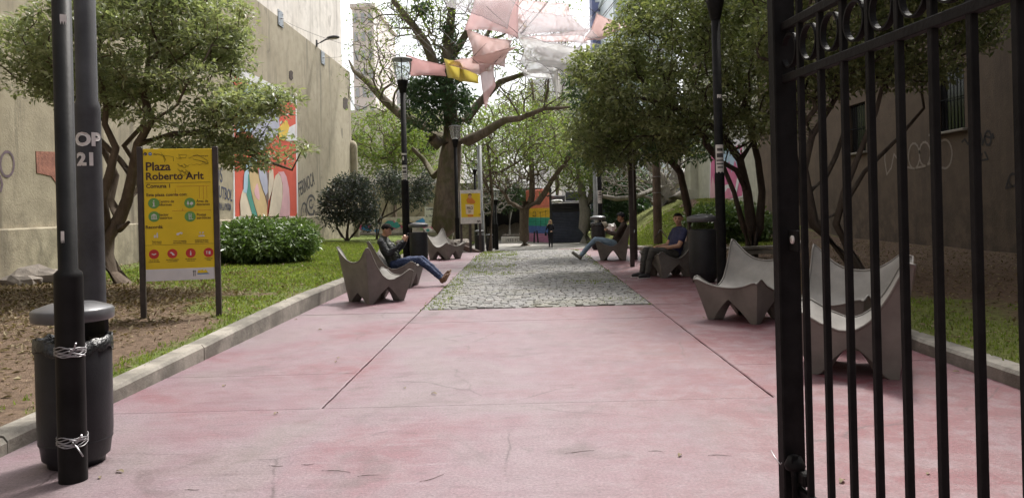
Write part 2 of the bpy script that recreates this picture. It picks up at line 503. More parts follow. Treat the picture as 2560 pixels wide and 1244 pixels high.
M['bark_brown'] = m_bark('brown_bark', (0.075, 0.055, 0.042), (0.17, 0.135, 0.105))
M['bark_dark'] = m_bark('dark_bark', (0.045, 0.036, 0.032), (0.11, 0.088, 0.072))
M['bark_grey'] = m_bark('grey_bark', (0.17, 0.155, 0.135), (0.32, 0.30, 0.265))
M['bark_moss'] = m_bark('mossy_bark', (0.085, 0.07, 0.055), (0.20, 0.165, 0.13), (0.075, 0.085, 0.035))
M['rock'] = plain('grey_brown_rock', (0.20, 0.175, 0.15), 0.9, 0, 0.35, 4, 0.6, 12)
M['wood'] = plain('brown_timber', (0.085, 0.055, 0.042), 0.7, 0, 0.35, 7, 0.3, 30)
M['sign_post'] = plain('brown_black_steel', (0.040, 0.030, 0.028), 0.5, 0, 0.4, 8)
M['plate'] = plain('zinc_plate', (0.30, 0.33, 0.37), 0.45, 0.5, 0.2)
# ================================================================== the setting
def grid_obj(name, x0, x1, nx, y0, y1, ny, zf, mat, label=None, kind='structure', holes=None):
    V, Fc = [], []
    for j in range(ny + 1):
        for i in range(nx + 1):
            x = x0 + (x1 - x0) * i / nx; y = y0 + (y1 - y0) * j / ny
            V.append((x, y, zf(x, y)))
    for j in range(ny):
        for i in range(nx):
            k = j * (nx + 1) + i
            Fc.append((k, k + 1, k + nx + 2, k + nx + 1))
    b = MB(); b.add(V, Fc, 0, True)
    o = b.build(name, mat)
    return tag(o, label, kind=kind)

g = MB(); g.poly([(-400, -300, -1.12), (400, -300, -1.12), (400, 700, -1.12), (-400, 700, -1.12)])
tag(g.build('ground', M['earth']), 'bare trodden earth around and behind the plaza', kind='structure')

# --- pavement of big concrete slabs, each one its own piece
pav = MB()
pav_z = lambda y: pathz(y) - 0.03
ys = [-5 + i * 1.0 for i in range(54)]
pav.add([(x, y, pav_z(y)) for y in ys for x in (XL - 0.05, XR + 0.05)], [(2 * i, 2 * i + 1, 2 * i + 3, 2 * i + 2) for i in range(len(ys) - 1)])
pavement = tag(pav.build('pavement', M['joint']), 'pink painted concrete pavement between the two kerbs', kind='structure')
SLABS = []
def slab(x0, x1, y0, y1, gx=0.008, gy=0.006, dz=0.0, skew=0.0):
    b = MB()
    n = max(1, int((y1 - y0) / (0.12 if y0 < 12 else 0.6)))
    ya = [y0 + gy + (y1 - y0 - 2 * gy) * i / n for i in range(n + 1)]
    xa, xb = x0 + gx, x1 - gx
    V = []
    for y in ya:
        t = (y - y0) / (y1 - y0)
        ja = 0.010 * max(0, mnoise.noise(Vector((x0 * 3, y * 2.2, 1)))) + 0.008 * abs(mnoise.noise(Vector((x0, y * 9, 4)))) if x0 != XL else 0
        jb = 0.010 * max(0, mnoise.noise(Vector((x1 * 3, y * 2.2, 11)))) + 0.008 * abs(mnoise.noise(Vector((x1, y * 9, 14)))) if x1 != XR else 0
        for x, d in ((xa + ja, -0.04), (xa + ja, -0.006), (xa + 0.008 + ja * 1.5, 0), (xb - 0.008 - jb * 1.5, 0), (xb - jb, -0.006), (xb - jb, -0.04)):
            V.append((x, y + skew * (x - x0), pathz(y) + d + dz))
    Fc = []
    for i in range(n):
        for k in range(5):
            a = i * 6 + k
            Fc.append((a, a + 1, a + 7, a + 6))
    Fc.append((0, 1, 2, 3, 4, 5)); e = n * 6
    Fc.append((e + 5, e + 4, e + 3, e + 2, e + 1, e))
    b.add(V, Fc)
    return b.build('slab', M['paving'], pavement)
slab(XL, XR, -5, 1.3)
slab(XL, XR, 1.3, 5.82, dz=0.001)
slab(JL, JR, 5.82, 10.1, 0.005, 0.003)
slab(JL, JR, 10.1, 11.35, 0.005, 0.002, dz=0.001)
yl = [5.82, 7.07, 11.15, 15.3, 19.4, 23.5, 27.6, 31.8, 36, 40.2, 44.4]
for a, c in zip(yl[:-1], yl[1:]):
    slab(XL, JL, a, c, 0.005, 0.005, dz=random.uniform(-0.002, 0.003))
yr = [5.82, 7.03, 11.4, 15.6, 19.8, 24.0, 28.2, 32.4, 36.6, 40.6, 44.6]
for a, c in zip(yr[:-1], yr[1:]):
    slab(JR, XR, a, c, 0.005, 0.004, dz=random.uniform(-0.002, 0.003))

# --- cobbled strip: nearest 300 setts are single pieces, the rest one mass
cob = MB()
ys = [11.35 + i * 0.9 for i in range(40)]
cob.add([(x, y, pathz(y) - 0.012) for y in ys for x in (JL, JR)], [(2 * i, 2 * i + 1, 2 * i + 3, 2 * i + 2) for i in range(len(ys) - 1)])
M['cob_joint'] = m_ground('sett_joints', (0.13, 0.105, 0.085), (0.13, 0.16, 0.05), 0.5, 0.62, 1.2)
cobbled = tag(cob.build('cobbled_path', M['cob_joint']), 'strip of grey granite setts running down the middle', kind='structure')
def sett_verts(lx, ly, rnd):
    j = lambda a: a + rnd.uniform(-0.10, 0.10) * 0.1
    q = [(-lx / 2, -ly / 2), (lx / 2, -ly / 2), (lx / 2, ly / 2), (-lx / 2, ly / 2)]
    q = [(x + rnd.uniform(-.010, .010), y + rnd.uniform(-.010, .010)) for x, y in q]
    V = [(x, y, -0.03) for x, y in q] + [(x, y, 0.002) for x, y in q] + [(x * .80, y * .78, 0.011 + rnd.uniform(-.003, .003)) for x, y in q]
    Fc = []
    for k in range(2):
        for i in range(4):
            n = (i + 1) % 4
            Fc.append((k * 4 + i, k * 4 + n, k * 4 + 4 + n, k * 4 + 4 + i))
    Fc.append((8, 9, 10, 11))
    return V, Fc
rnd = random.Random(3)
variants = []
for i in range(14):
    b = MB(); V, Fc = sett_verts(0.165, 0.095, rnd); b.add(V, Fc)
    variants.append(b.mesh('sett', M['cobble']))
mass = MB()
count = 0
y = 11.35 + 0.055
row = 0
while y < 45.5:
    x = JL + 0.02 - rnd.uniform(0, 0.1)
    while x < JR - 0.02:
        lx = rnd.uniform(0.105, 0.165)
        xc = x + lx / 2
        yy = y + 0.025 * math.sin(x * 2.1 + row * 0.13) + rnd.uniform(-0.016, 0.016)
        zz = pathz(yy) + 0.012 * mnoise.noise(Vector((xc * 1.1, yy * 1.1, 2))) + rnd.uniform(-0.007, 0.006)
        lo, hi = max(xc - lx / 2, JL + 0.015), min(xc + lx / 2, JR - 0.015)
        if hi - lo > 0.05 and yy > 11.42 + 0.05 * mnoise.noise(Vector((xc * 3, 0, 0))):
            w = hi - lo - 0.012; xm = (lo + hi) / 2
            if count < 300:
                o = bpy.data.objects.new('sett', variants[rnd.randrange(14)])
                COL.objects.link(o); o.parent = cobbled
                o.location = (xm, yy, zz); o.scale = (w / 0.165, rnd.uniform(0.93, 1.03), 1)
                o.rotation_euler = (rnd.uniform(-.03, .03), rnd.uniform(-.03, .03), rnd.uniform(-.06, .06))
                count += 1
            else:
                V, Fc = sett_verts(w, 0.094, rnd)
                mass.add([(vx + xm, vy + yy, vz + zz) for vx, vy, vz in V], Fc)
        x += lx
    y += 0.108; row += 1
tag(mass.build('setts', M['cobble'], cobbled), kind='stuff')

# --- far plaza floor
far = MB()
far.poly([(-7.5, 44.2, -1.0), (9, 44.2, -1.0), (9, 66, -1.0), (-7.5, 66, -1.0)])
M['far_paving'] = m_stone('far_paving', [(0.40, 0.38, 0.36), (0.42, 0.40, 0.375)], (0.27, 0.25, 0.22))
tag(far.build('plaza_floor', M['far_paving']), 'pale paved floor in front of the kiosk', kind='structure')

# --- kerbs in stones
def kerb(name, label, sgn, X, joints):
    b = MB(); b.box((X + sgn * 0.1, 20, -0.62), (0.15, 50, 0.2))
    root = tag(b.build(name, M['joint']), label, kind='structure')
    for a, c in zip(joints[:-1], joints[1:]):
        q = MB(); V = []
        n = max(2, int((c - a) / 0.7))
        jx = random.uniform(-0.012, 0.012); jz = random.uniform(-0.008, 0.008)
        for i in range(n + 1):
            yy = a + 0.006 + (c - a - 0.012) * i / n
            h = (kerbh(yy) if sgn < 0 else 0.13) + pathz(yy) + jz
            w0 = 0.008 * mnoise.noise(Vector((yy * 2.3, X, 0)))
            e0 = 0.012 * abs(mnoise.noise(Vector((yy * 3.7, X, 7))))
            for dx, z in ((0, pathz(yy) - 0.05), (0 + w0, h - 0.030 - e0), (0.022 + e0, h - 0.004), (0.05, h), (0.19, h), (0.20, pathz(yy) - 0.5)):
                V.append((X + sgn * (dx + jx), yy, z))
        Fc = []
        for i in range(n):
            for k in range(5):
                p = i * 6 + k
                f = (p, p + 1, p + 7, p + 6)
                Fc.append(f if sgn < 0 else f[::-1])
        Fc.append(tuple(range(6))); Fc.append(tuple(range(n * 6 + 5, n * 6 - 1, -1)))
        q.add(V, Fc)
        q.build('kerb_stone', M['kerb'], root)
kerb('kerb', 'long raised kerb of worn concrete along the lawn beside the yellow sign', -1, XL, [-5, -1.2, 2.6, 4.9, 7.9, 11.05, 14.2, 17.5, 20.8, 24, 27.3, 30.6, 33.9, 37.2, 40.5, 44])
kerb('kerb', 'low concrete kerb along the shaded bed behind the gate', 1, XR, [-5, -1.4, 2.0, 4.6, 7.4, 10.5, 13.6, 16.8, 20, 23.3, 26.6, 30, 33.4, 36.8, 40.2, 44])

# --- lawns
grid_obj('lawn', -26, XL - 0.19, 60, -5, 62, 150, lawn_left, M['lawn_l'], 'lawn of patchy grass and leaf-strewn soil beside the yellow sign')
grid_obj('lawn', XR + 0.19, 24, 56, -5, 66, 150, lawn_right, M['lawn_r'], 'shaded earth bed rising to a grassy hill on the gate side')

# ================================================================== buildings on both sides
LB = empty('building', (WL - 7, 18, 0), 'long windowless building with stained ochre plaster wall, pale upper storey and mural', 'building')
def child(o, root):
    o.parent = root; o.matrix_parent_inverse = Matrix.Translation(-Vector(root.location)) if root.rotation_euler.z == 0 else (Matrix.Translation(root.location) @ root.rotation_euler.to_matrix().to_4x4()).inverted()
    return o
b = MB(); b.box((WL - 7, 19, 4.3), (14, 46, 9.8)); child(b.build('wall', M['plaster']), LB)
b = MB(); b.box((WL - 7.4, 18.9, 19.2), (14, 46, 20)); child(b.build('upper_wall', M['plaster_pale']), LB)  # height above the view raised to darken the space between the buildings
b = MB()
b.box((WL + 0.05, 18.9, 0.45), (0.12, 45.8, 1.8), bev=0.03); child(b.build('plinth', M['plaster']), LB)
b = MB()
pr = [(0.28, -0.6), (0.28, 4.9), (0.27, 5.15), (0.20, 5.32), (0.08, 5.4), (0.0, 5.41)]
b.lathe(pr, 20, (WL + 0.05, 41.9, 0)); child(b.build('corner_buttress', M['plaster']), LB)
M['hole'] = plain('hole_shade', (0.05, 0.035, 0.028), 0.95, 0, 0.5, 20)  # dark tone painting the shade inside small wall holes
for (x0, y0, x1, y1) in ((723, 176, 733, 201), (858, 243, 870, 275)):
    pts = [onX(x, y, WL + 0.012) for x, y in ((x0, y0 + 3), (x0 + 5, y0), (x1, y0 + 5), (x1 - 1, (y0 + y1) / 2), (x1, y1 - 4), (x0 + 6, y1), (x0, y1 - 6))]
    b = MB(); b.prism(pts, (-0.03, 0, 0)); child(b.build('hole_shade_plate', M['hole']), LB)
M['brick'] = plain('exposed_brick', (0.27, 0.115, 0.08), 0.9, 0, 0.35, 9, 0.5, 30)
pts = [onX(x, y, WL + 0.010) for x, y in ((90, 378), (150, 380), (150, 470), (128, 440), (92, 432))]
b = MB(); b.prism(pts, (-0.03, 0, 0)); child(b.build('bare_brick_patch', M['brick']), LB)

def wall_text(s, px, py, X, size, mat, root, tilt=0.0, bold=0.004, sx=1.0, sgn=1, d=0.006):
    p = onX(px, py, X)
    xa = Vector((0, 1 if sgn > 0 else -1, 0)); za = Vector((1 if sgn > 0 else -1, 0, 0)); ya = Vector((0, 0, 1))
    R4 = Matrix((xa, ya, za)).transposed().to_4x4()
    Mt = Matrix.Translation(p + za * d) @ R4 @ Matrix.Rotation(tilt, 4, 'Z')
    return child(text_mesh(s, size, Mt, mat, None, 'graffiti_lettering', bold, sx=sx), root)
def scribble(pts_px, X, w, mat, root, sgn=1, name='graffiti_line', d=0.005):
    P = [onX(x, y, X + sgn * d) for x, y in pts_px]
    b = MB()
    for k in range(len(P) - 1):
        t = (P[k + 1] - P[k]); L = t.length
        if L < 1e-5: continue
        t /= L; nrm = Vector((0, -t.z, t.y)) * w / 2
        off = Vector((sgn * 0.0006 * (k % 3), 0, 0))
        e = t * w * 0.3
        b.poly([P[k] - e - nrm + off, P[k + 1] + e - nrm + off, P[k + 1] + e + nrm + off, P[k] - e + nrm + off])
    return child(b.build(name, mat), root)
def loop_px(cx, cy, rx, ry, n=14, a0=0, a1=6.4):
    return [(cx + rx * math.cos(a0 + (a1 - a0) * i / n), cy + ry * math.sin(a0 + (a1 - a0) * i / n)) for i in range(n + 1)]
wall_text('ROS', 528, 455, WL, 0.66, M['spray_blue'], LB, 0.03, 0.006, 0.70)
wall_text('-', 531, 487, WL, 0.55, M['spray_blue'], LB, 0, 0.006, 0.9)
wall_text('FUTBOL', 541, 490, WL, 0.52, M['spray_blue'], LB, -0.12, 0.006, 0.66)
wall_text('2.', 529, 532, WL, 0.5, M['spray_blue'], LB, 0, 0.006, 0.6)
wall_text('VIVA LA PATRIA', 545, 524, WL, 0.32, M['spray_blue'], LB, -0.03, 0.004, 0.46)
wall_text('FERINOCA', 747, 492, WL, 0.85, M['spray_black'], LB, 0.24, 0.009, 0.62)
scribble(loop_px(778, 513, 11, 24, 18, 0.8, 5.6), WL, 0.12, M['spray_black'], LB)
scribble(loop_px(778, 510, 5, 10, 12, 0, 5), WL, 0.10, M['spray_black'], LB)
scribble([(753, 556), (753, 525), (757, 510), (761, 507), (765, 512), (767, 556), (763, 550), (760, 557), (756, 550), (753, 556)], WL, 0.09, M['spray_black'], LB)
scribble([(758, 522), (758, 530)], WL, 0.08, M['spray_black'], LB)
scribble([(763, 522), (763, 530)], WL, 0.08, M['spray_black'], LB)
wall_text('DeLuxe', 783, 548, WL, 0.6, M['spray_black'], LB, 0.05, 0.004)
M['spray_violet'] = plain('violet_grey_spray', (0.14, 0.10, 0.12), 0.8, 0, 0.3, 8)
scribble(loop_px(18, 410, 17, 31, 20), WL, 0.05, M['spray_violet'], LB)
scribble([(0, 440), (6, 460), (2, 478)], WL, 0.05, M['spray_violet'], LB)

# wall anchors and their cables
for k, (x, y) in enumerate(((700, 47), (806, 145))):
    p = onX(x, y, WL)
    t = empty('anchor_plate', p, ('grey square anchor plate high on the ochre wall before the wall lamp', 'small grey anchor plate below the wall lamp')[k], 'anchor plate')
    b = MB(); b.box((0.022, 0, 0), (0.03, 0.62, 0.62), bev=0.008); b.build('plate', M['plate'], t)
    for dy in (-.22, .22):
        for dz in (-.22, .22):
            b = MB(); b.tube([(0.036, dy, dz), (0.062, dy, dz)], 0.028, 6); b.build('bolt', M['wire'], t)
    b = MB(); b.tube([(0.036, 0, 0), (0.14, 0, 0)], 0.03, 8); b.build('eye_bolt', M['wire'], t)
# street lamp on the wall
p = onX(790, 107, WL)
wlamp = empty('wall_lamp', p, 'dark street lamp head on a bracket at the top of the ochre wall', 'street lamp')
b = MB(); b.box((0.05, 0, -0.05), (0.09, 0.25, 0.5), bev=0.02); b.build('bracket_plate', M['steel_grey'], wlamp)
b = MB(); b.tube([(0.08, 0, -0.12), (0.35, 0.02, 0.02), (0.7, 0.05, 0.22), (0.95, 0.05, 0.28)], 0.055, 8); b.build('arm', M['steel_grey'], wlamp)
b = MB()
prof = [(0.0, 0.17), (0.12, 0.165), (0.26, 0.12), (0.33, 0.04), (0.34, -0.02), (0.30, -0.06), (0.0, -0.06)]
b.lathe(prof, 20); me = b.mesh('lamp_head', M['steel_grey'])
me.transform(Matrix.Translation((1.25, 0.05, 0.33)) @ Matrix.Rotation(-0.12, 4, 'Y') @ Matrix.Diagonal((1.5, 1.0, 1, 1)))
link('lamp_head', me, wlamp)
wlamp.scale = (0.62,) * 3
b = MB(); b.lathe([(0.0, -0.10), (0.15, -0.095), (0.24, -0.065)], 20); me = b.mesh('lens', M['offwhite'])
me.transform(Matrix.Translation((1.27, 0.05, 0.33)) @ Matrix.Rotation(-0.12, 4, 'Y') @ Matrix.Diagonal((1.4, 1.0, 1, 1)))
link('lens', me, wlamp)

# --- right-hand building with window openings
RB = empty('building', (WR + 7, 20, 0), 'tall brown plastered building with barred windows behind the gate', 'building')
OPEN = [(17.2, 18.5, 3.05, 4.55), (22.2, 23.5, 2.9, 4.35), (11.6, 13.0, 3.1, 4.6), (28.5, 29.8, 2.9, 4.3), (17.2, 18.5, 7.2, 8.8), (22.2, 23.5, 7.2, 8.8)]
def pierced_wall(X, y0, y1, z0, z1, opens, depth):
    yb = sorted(set([y0, y1] + [v for o in opens for v in o[:2]])); zb = sorted(set([z0, z1] + [v for o in opens for v in o[2:]]))
    b = MB()
    for i in range(len(yb) - 1):
        for k in range(len(zb) - 1):
            ym, zm = (yb[i] + yb[i + 1]) / 2, (zb[k] + zb[k + 1]) / 2
            if any(o[0] < ym < o[1] and o[2] < zm < o[3] for o in opens): continue
            b.poly([(X, yb[i + 1], zb[k]), (X, yb[i], zb[k]), (X, yb[i], zb[k + 1]), (X, yb[i + 1], zb[k + 1])])
    for a, c, l, h in opens:
        D = X + depth
        b.poly([(X, a, l), (D, a, l), (D, a, h), (X, a, h)]); b.poly([(X, c, h), (D, c, h), (D, c, l), (X, c, l)])
        b.poly([(X, a, l), (X, c, l), (D, c, l), (D, a, l)]); b.poly([(X, a, h), (D, a, h), (D, c, h), (X, c, h)])
    return b
RT = 19  # unseen upper height, raised to darken the right side
b = pierced_wall(WR, -4, 45, -0.5, RT, OPEN, 0.22)
b.poly([(WR, -4, RT), (WR + 14, -4, RT), (WR + 14, 45, RT), (WR, 45, RT)][::-1])
b.poly([(WR, -4, -0.5), (WR, -4, RT), (WR + 14, -4, RT), (WR + 14, -4, -0.5)]); b.poly([(WR, 45, -0.5), (WR + 14, 45, -0.5), (WR + 14, 45, RT), (WR, 45, RT)])
b.poly([(WR + 14, -4, -0.5), (WR + 14, -4, RT), (WR + 14, 45, RT), (WR + 14, 45, -0.5)])
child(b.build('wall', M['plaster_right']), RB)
for a, c, l, h in OPEN:
    wv = MB(); wv.box((WR + 0.19, (a + c) / 2, (l + h) / 2), (0.03, c - a - 0.01, h - l - 0.01)); wo_ = child(wv.build('window', M['dark_glass']), RB)
    gr = MB()
    for k in range(9):
        yy = a + 0.08 + (c - a - 0.16) * k / 8
        gr.tube([(WR + 0.06, yy, l + 0.02), (WR + 0.06, yy, h - 0.02)], 0.012, 5)
    gr.tube([(WR + 0.06, a + .02, (l + h) / 2), (WR + 0.06, c - .02, (l + h) / 2)], 0.014, 5)
    q = gr.build('grille', M['iron'], wo_); q.matrix_parent_inverse = (wo_.matrix_parent_inverse).copy() @ Matrix.Identity(4); q.matrix_parent_inverse = Matrix.Identity(4)
    sl_ = MB(); sl_.box((WR - 0.02, (a + c) / 2, l - 0.035), (0.16, c - a + 0.16, 0.06), bev=0.01); child(sl_.build('sill', M['kerb']), RB)
b = MB()
b.box((WR - 0.15, 44.45, 4.4), (0.62, 1.5, 9.6), bev=0.02); b.box((WR - 0.19, 44.45, 1.1), (0.78, 1.7, 2.4), bev=0.02)
child(b.build('corner_pilaster', M['plaster_green']), RB)
b = MB(); b.box((WR - 0.012, 38.0, 4.4), (0.03, 11.4, 9.7)); child(b.build('lit_wall_panel', M['plaster_green']), RB)  # lighter far stretch of one wall; tree shade put into the plaster colours
# unseen houses across the street, added to block sky light from behind
SB = empty('building', (0, -24, 0), 'unseen terrace across the street, added to hold back frontal sky light', 'building')
M['street_front'] = plain('added_street_front', (0.17, 0.155, 0.14), 0.85, 0, 0.2, 1.0)
b = MB(); b.box((0, -6, 9), (70, 12, 20)); b.build('wall', M['street_front'], SB)
for i in range(12):
    for j in range(4):
        b = MB(); b.box((-30 + i * 5.45, 0.02, 4 + j * 4), (1.6, 0.12, 2.4)); b.build('window', M['dark_glass'], SB)
# pale and dark scrawls
scribble([(2213, 375), (2212, 400), (2217, 436), (2228, 420), (2235, 385)] + loop_px(2255, 400, 12, 26, 14, 1, 7) + loop_px(2285, 390, 14, 32, 14, 1.5, 7.5) + loop_px(2312, 385, 14, 30, 14, 1.5, 7.3) + [(2335, 405), (2350, 418)] + loop_px(2362, 385, 18, 36, 12, 1.5, -2), WR, 0.055, M['spray_pale'], RB, -1)
M['spray_dark'] = plain('black_spray', (0.025, 0.02, 0.018), 0.8, 0, 0.4, 10)
scribble([(2405, 355), (2412, 348), (2420, 360), (2428, 345)] + loop_px(2440, 350, 7, 18, 10) + [(2452, 335), (2456, 362), (2462, 340)] + loop_px(2470, 345, 8, 18, 10) + [(2482, 335), (2484, 345)], WR, 0.05, M['spray_dark'], RB, -1)
scribble([(2440, 380), (2455, 385), (2448, 402), (2470, 398), (2462, 380)], WR, 0.045, M['spray_dark'], RB, -1)
scribble(loop_px(2532, 450, 10, 16, 14, 0, 8) + [(2515, 470), (2520, 450)], WR, 0.05, M['spray_dark'], RB, -1)
# ================================================================== painted murals
def mural(label, X, sgn, shapes, name='mural', origin=None):
    """shapes: (part name, colour key, outline in photograph pixels) laid on the wall plane in thin coats"""
    p0 = onX(shapes[0][2][0][0], shapes[0][2][0][1], X)
    root = empty(name, p0, label, 'mural')
    for k, (nm, mk, pts) in enumerate(shapes):
        d = 0.010 + 0.004 * k
        P = [onX(x, y, X) + Vector((sgn * d, 0, 0)) for x, y in pts]
        b = MB(); b.prism(P, (-sgn * 0.0035, 0, 0))
        o = b.build(nm, M[mk], root); o.matrix_parent_inverse = Matrix.Translation(-p0)
    return root
def flat(name, col, v=0.12): M[name] = plain(name, col, 0.75, 0, v, 1.5)
flat('mural_white', (0.66, 0.66, 0.68)); flat('mural_red', (0.56, 0.085, 0.05)); flat('mural_cream', (0.58, 0.50, 0.40)); flat('mural_tan', (0.52, 0.38, 0.20))
flat('mural_pink', (0.60, 0.36, 0.40)); flat('mural_teal', (0.06, 0.24, 0.20)); flat('mural_sky', (0.34, 0.47, 0.58)); flat('mural_lilac', (0.36, 0.37, 0.47)); flat('mural_brown', (0.16, 0.11, 0.10))
flat('mural_yellow', (0.62, 0.42, 0.06)); flat('mural_magenta', (0.55, 0.14, 0.28)); flat('mural_hot', (0.62, 0.22, 0.34)); flat('mural_dark', (0.03, 0.03, 0.035)); flat('mural_blue', (0.12, 0.28, 0.42))
z4 = lambda pts: [(500 + x / 4.1475, 360 + y / 4.1475) for x, y in pts]
mural('large red, cream and pink figure mural with white border on the ochre wall', WL, 1, [
    ('border', 'mural_white', [(583, 551), (583, 178), (567, 157), (566, 152), (741, 243), (745, 545)]),
    ('red_field', 'mural_red', [(587, 541), (583.5, 190), (738, 262), (741.5, 540)]),
    ('upper_figure', 'mural_lilac', [(612, 300), (618, 222), (640, 215), (690, 245), (700, 330), (650, 380)]),
    ('upper_sleeve', 'mural_sky', [(590, 330), (600, 230), (622, 205), (640, 225), (628, 330)]),
    ('yellow_patch', 'mural_yellow', [(693, 322), (714, 300), (722, 316), (718, 345), (708, 352), (697, 348)]),
    ('white_patch', 'mural_white', [(712, 352), (722, 318), (737, 310), (738, 352)]),
    ('left_figure', 'mural_cream', z4([(412, 747), (405, 600), (420, 520), (437, 470), (470, 510), (500, 600), (530, 747)])),
    ('blue_arm', 'mural_sky', z4([(440, 500), (445, 330), (470, 200), (500, 140), (560, 130), (585, 180), (545, 215), (500, 260), (488, 380), (492, 470), (470, 510)])),
    ('teal_stripe', 'mural_teal', z4([(535, 750), (500, 620), (470, 520), (485, 440), (488, 320), (505, 300), (512, 440), (530, 560), (585, 750)])),
    ('tan_figure', 'mural_tan', z4([(590, 750), (545, 600), (515, 470), (498, 330), (505, 260), (540, 215), (580, 260), (610, 380), (660, 540), (683, 640), (685, 748)])),
    ('heart', 'mural_pink', z4([(548, 490), (565, 430), (580, 405), (592, 450), (605, 540), (600, 585), (570, 560), (555, 530)])),
    ('dark_gap', 'mural_brown', z4([(688, 690), (680, 600), (650, 500), (640, 360), (660, 270), (700, 300), (700, 480), (694, 600)])),
    ('lilac_drape', 'mural_lilac', z4([(600, 350), (590, 260), (640, 245), (670, 290), (684, 380), (685, 500), (665, 535), (640, 480)])),
    ('slab_panel', 'mural_cream', z4([(696, 590), (692, 460), (702, 275), (742, 262), (750, 370), (730, 480)])),
    ('right_figure', 'mural_cream', z4([(692, 748), (715, 590), (745, 400), (765, 330), (795, 300), (822, 340), (838, 430), (838, 560), (822, 660), (808, 748)])),
    ('pink_arch', 'mural_pink', z4([(802, 748), (826, 640), (840, 520), (838, 410), (815, 320), (790, 290), (850, 285), (880, 340), (905, 460), (915, 600), (915, 748)])),
])
mural('magenta and pink mural panel on the grey-green wall past the shrub', WR - 0.03, -1, [
    ('border', 'mural_white', [(1774, 512), (1776, 365), (1862, 340), (1859, 492)]),
    ('magenta_field', 'mural_magenta', [(1776, 510), (1778, 380), (1856, 362), (1856, 489)]),
    ('blue_drip', 'mural_sky', [(1800, 420), (1805, 375), (1835, 368), (1850, 370), (1852, 400), (1845, 420), (1838, 400), (1830, 432), (1824, 402), (1815, 425), (1810, 408)]),
    ('pink_shape', 'mural_pink', [(1777, 509), (1778, 470), (1782, 440), (1790, 470), (1795, 504)]),
    ('white_arch', 'mural_white', [(1806, 498), (1807, 480), (1815, 462), (1826, 460), (1836, 475), (1842, 493)]),
    ('pink_arch', 'mural_hot', [(1812, 496), (1813, 482), (1820, 470), (1826, 471), (1834, 494)]),
    ('white_curl', 'mural_white', [(1840, 472), (1845, 440), (1849, 430), (1850, 450), (1844, 478), (1843, 490)]),
])
# ================================================================== street furniture
# --- lamp posts
def lamp_post(x, y, z, label, H=5.62, r0=0.080, r1=0.058, step=1.55, paper=None, group=None, mat='iron'):
    t = empty('street_lamp', (x, y, z), label, 'street lamp', 0, group)
    b = MB(); n = 20
    b.lathe([(r0 * 1.0, -0.02), (r0, step - 0.03), (r0 * 0.97, step), (r1, step + 0.02), (r1, H - 0.78), (0.0, H - 0.78)], n)
    b.build('post', M[mat], t)
    b = MB(); b.lathe([(r1 + .004, H - 0.95), (r1 + .012, H - 0.92), (0.13, H - 0.74), (0.155, H - 0.62), (0.15, H - 0.60), (0.0, H - 0.60)], n); b.build('lantern_cup', M[mat], t)
    b = MB(); b.lathe([(0.13, H - 0.598), (0.115, H - 0.56), (0.06, H - 0.51), (0.0, H - 0.50)], 16); b.build('lamp_dome', M['white'], t)
    b = MB(); b.lathe([(0.152, H - 0.60), (0.20, H - 0.42), (0.245, H - 0.2), (0.262, H - 0.06)], n); b.build('glass', M['glass'], t)
    b = MB(); b.lathe([(0.255, H - 0.065), (0.285, H - 0.06), (0.288, H - 0.035), (0.25, H - 0.005), (0.10, H + 0.03), (0.0, H + 0.035)], n); b.build('top_disc', M['steel_pale'], t)
    for k in range(3):
        a = 0.6 + k * 2.094
        b = MB(); b.tube([(rr * math.cos(a), rr * math.sin(a), H + zz) for rr, zz in ((0.155, -.61), (0.208, -.42), (0.254, -.2), (0.272, -.05))], 0.016, 5); b.build('arm', M[mat], t)
    if paper:
        for (z0, z1, mk, a0, a1) in paper:
            rr = (r0 if z1 < step else r1) + 0.003
            b = MB(); N = 8; V = []
            for i in range(N + 1):
                a = a0 + (a1 - a0) * i / N
                for zz in (z0, z1): V.append((rr * math.cos(a), rr * math.sin(a), zz - (0.02 if zz == z0 and i % 3 == 1 else 0)))
            b.add(V, [(2 * i, 2 * i + 2, 2 * i + 3, 2 * i + 1) for i in range(N)])
            b.build('notice', M[mk], t)
            if z1 - z0 > 0.25:
                b = MB(); rr += 0.002
                for zz, hh, fa, fb in ((z1 - .06, .05, .2, .8), (z1 - .15, .07, .15, .85), (z1 - .26, .025, .1, .9), (z1 - .32, .02, .1, .9), (z1 - .38, .025, .2, .8)):
                    if zz - hh < z0: continue
                    V = []
                    for i in range(7):
                        a = a0 + (a1 - a0) * (fa + (fb - fa) * i / 6)
                        V += [(rr * math.cos(a), rr * math.sin(a), zz - hh), (rr * math.cos(a), rr * math.sin(a), zz)]
                    b.add(V, [(2 * i, 2 * i + 2, 2 * i + 3, 2 * i + 1) for i in range(6)])
                b.build('printing', M['spray_black'], t)
    return t
A0, A1 = R(-150), R(-30)
lamp_post(-2.63, 4.36, 0, 'black lamp post wired to the dark litter bin in front of the grey pole', r0=0.075, r1=0.051, step=1.19, mat='iron_worn', paper=[(2.62, 2.66, 'offwhite', R(-70), R(-35)), (1.38, 1.43, 'offwhite', R(-95), R(-75))])
lamp_post(-3.24, 20.6, 0, 'black lamp post with clear lantern behind the man with a phone', r0=0.10, r1=0.075, step=2.3, paper=[(2.15, 2.72, 'offwhite', A0, A1), (3.0, 3.04, 'offwhite', A0, A1), (2.86, 2.95, 'offwhite', R(-120), R(-90))])
lamp_post(-3.02, 33.6, pathz(33.6), 'black lamp post with clear lantern beside the thick tree trunk', r0=0.10, r1=0.08)
lamp_post(-3.2, 49.0, -1.0, 'slim black lamp post behind the grey pole by the far bin', r0=0.10, r1=0.08)
lamp_post(-3.05, 58.0, -1.0, 'slim black lamp post deep in the far branches', H=5.0, r0=0.09, r1=0.07)
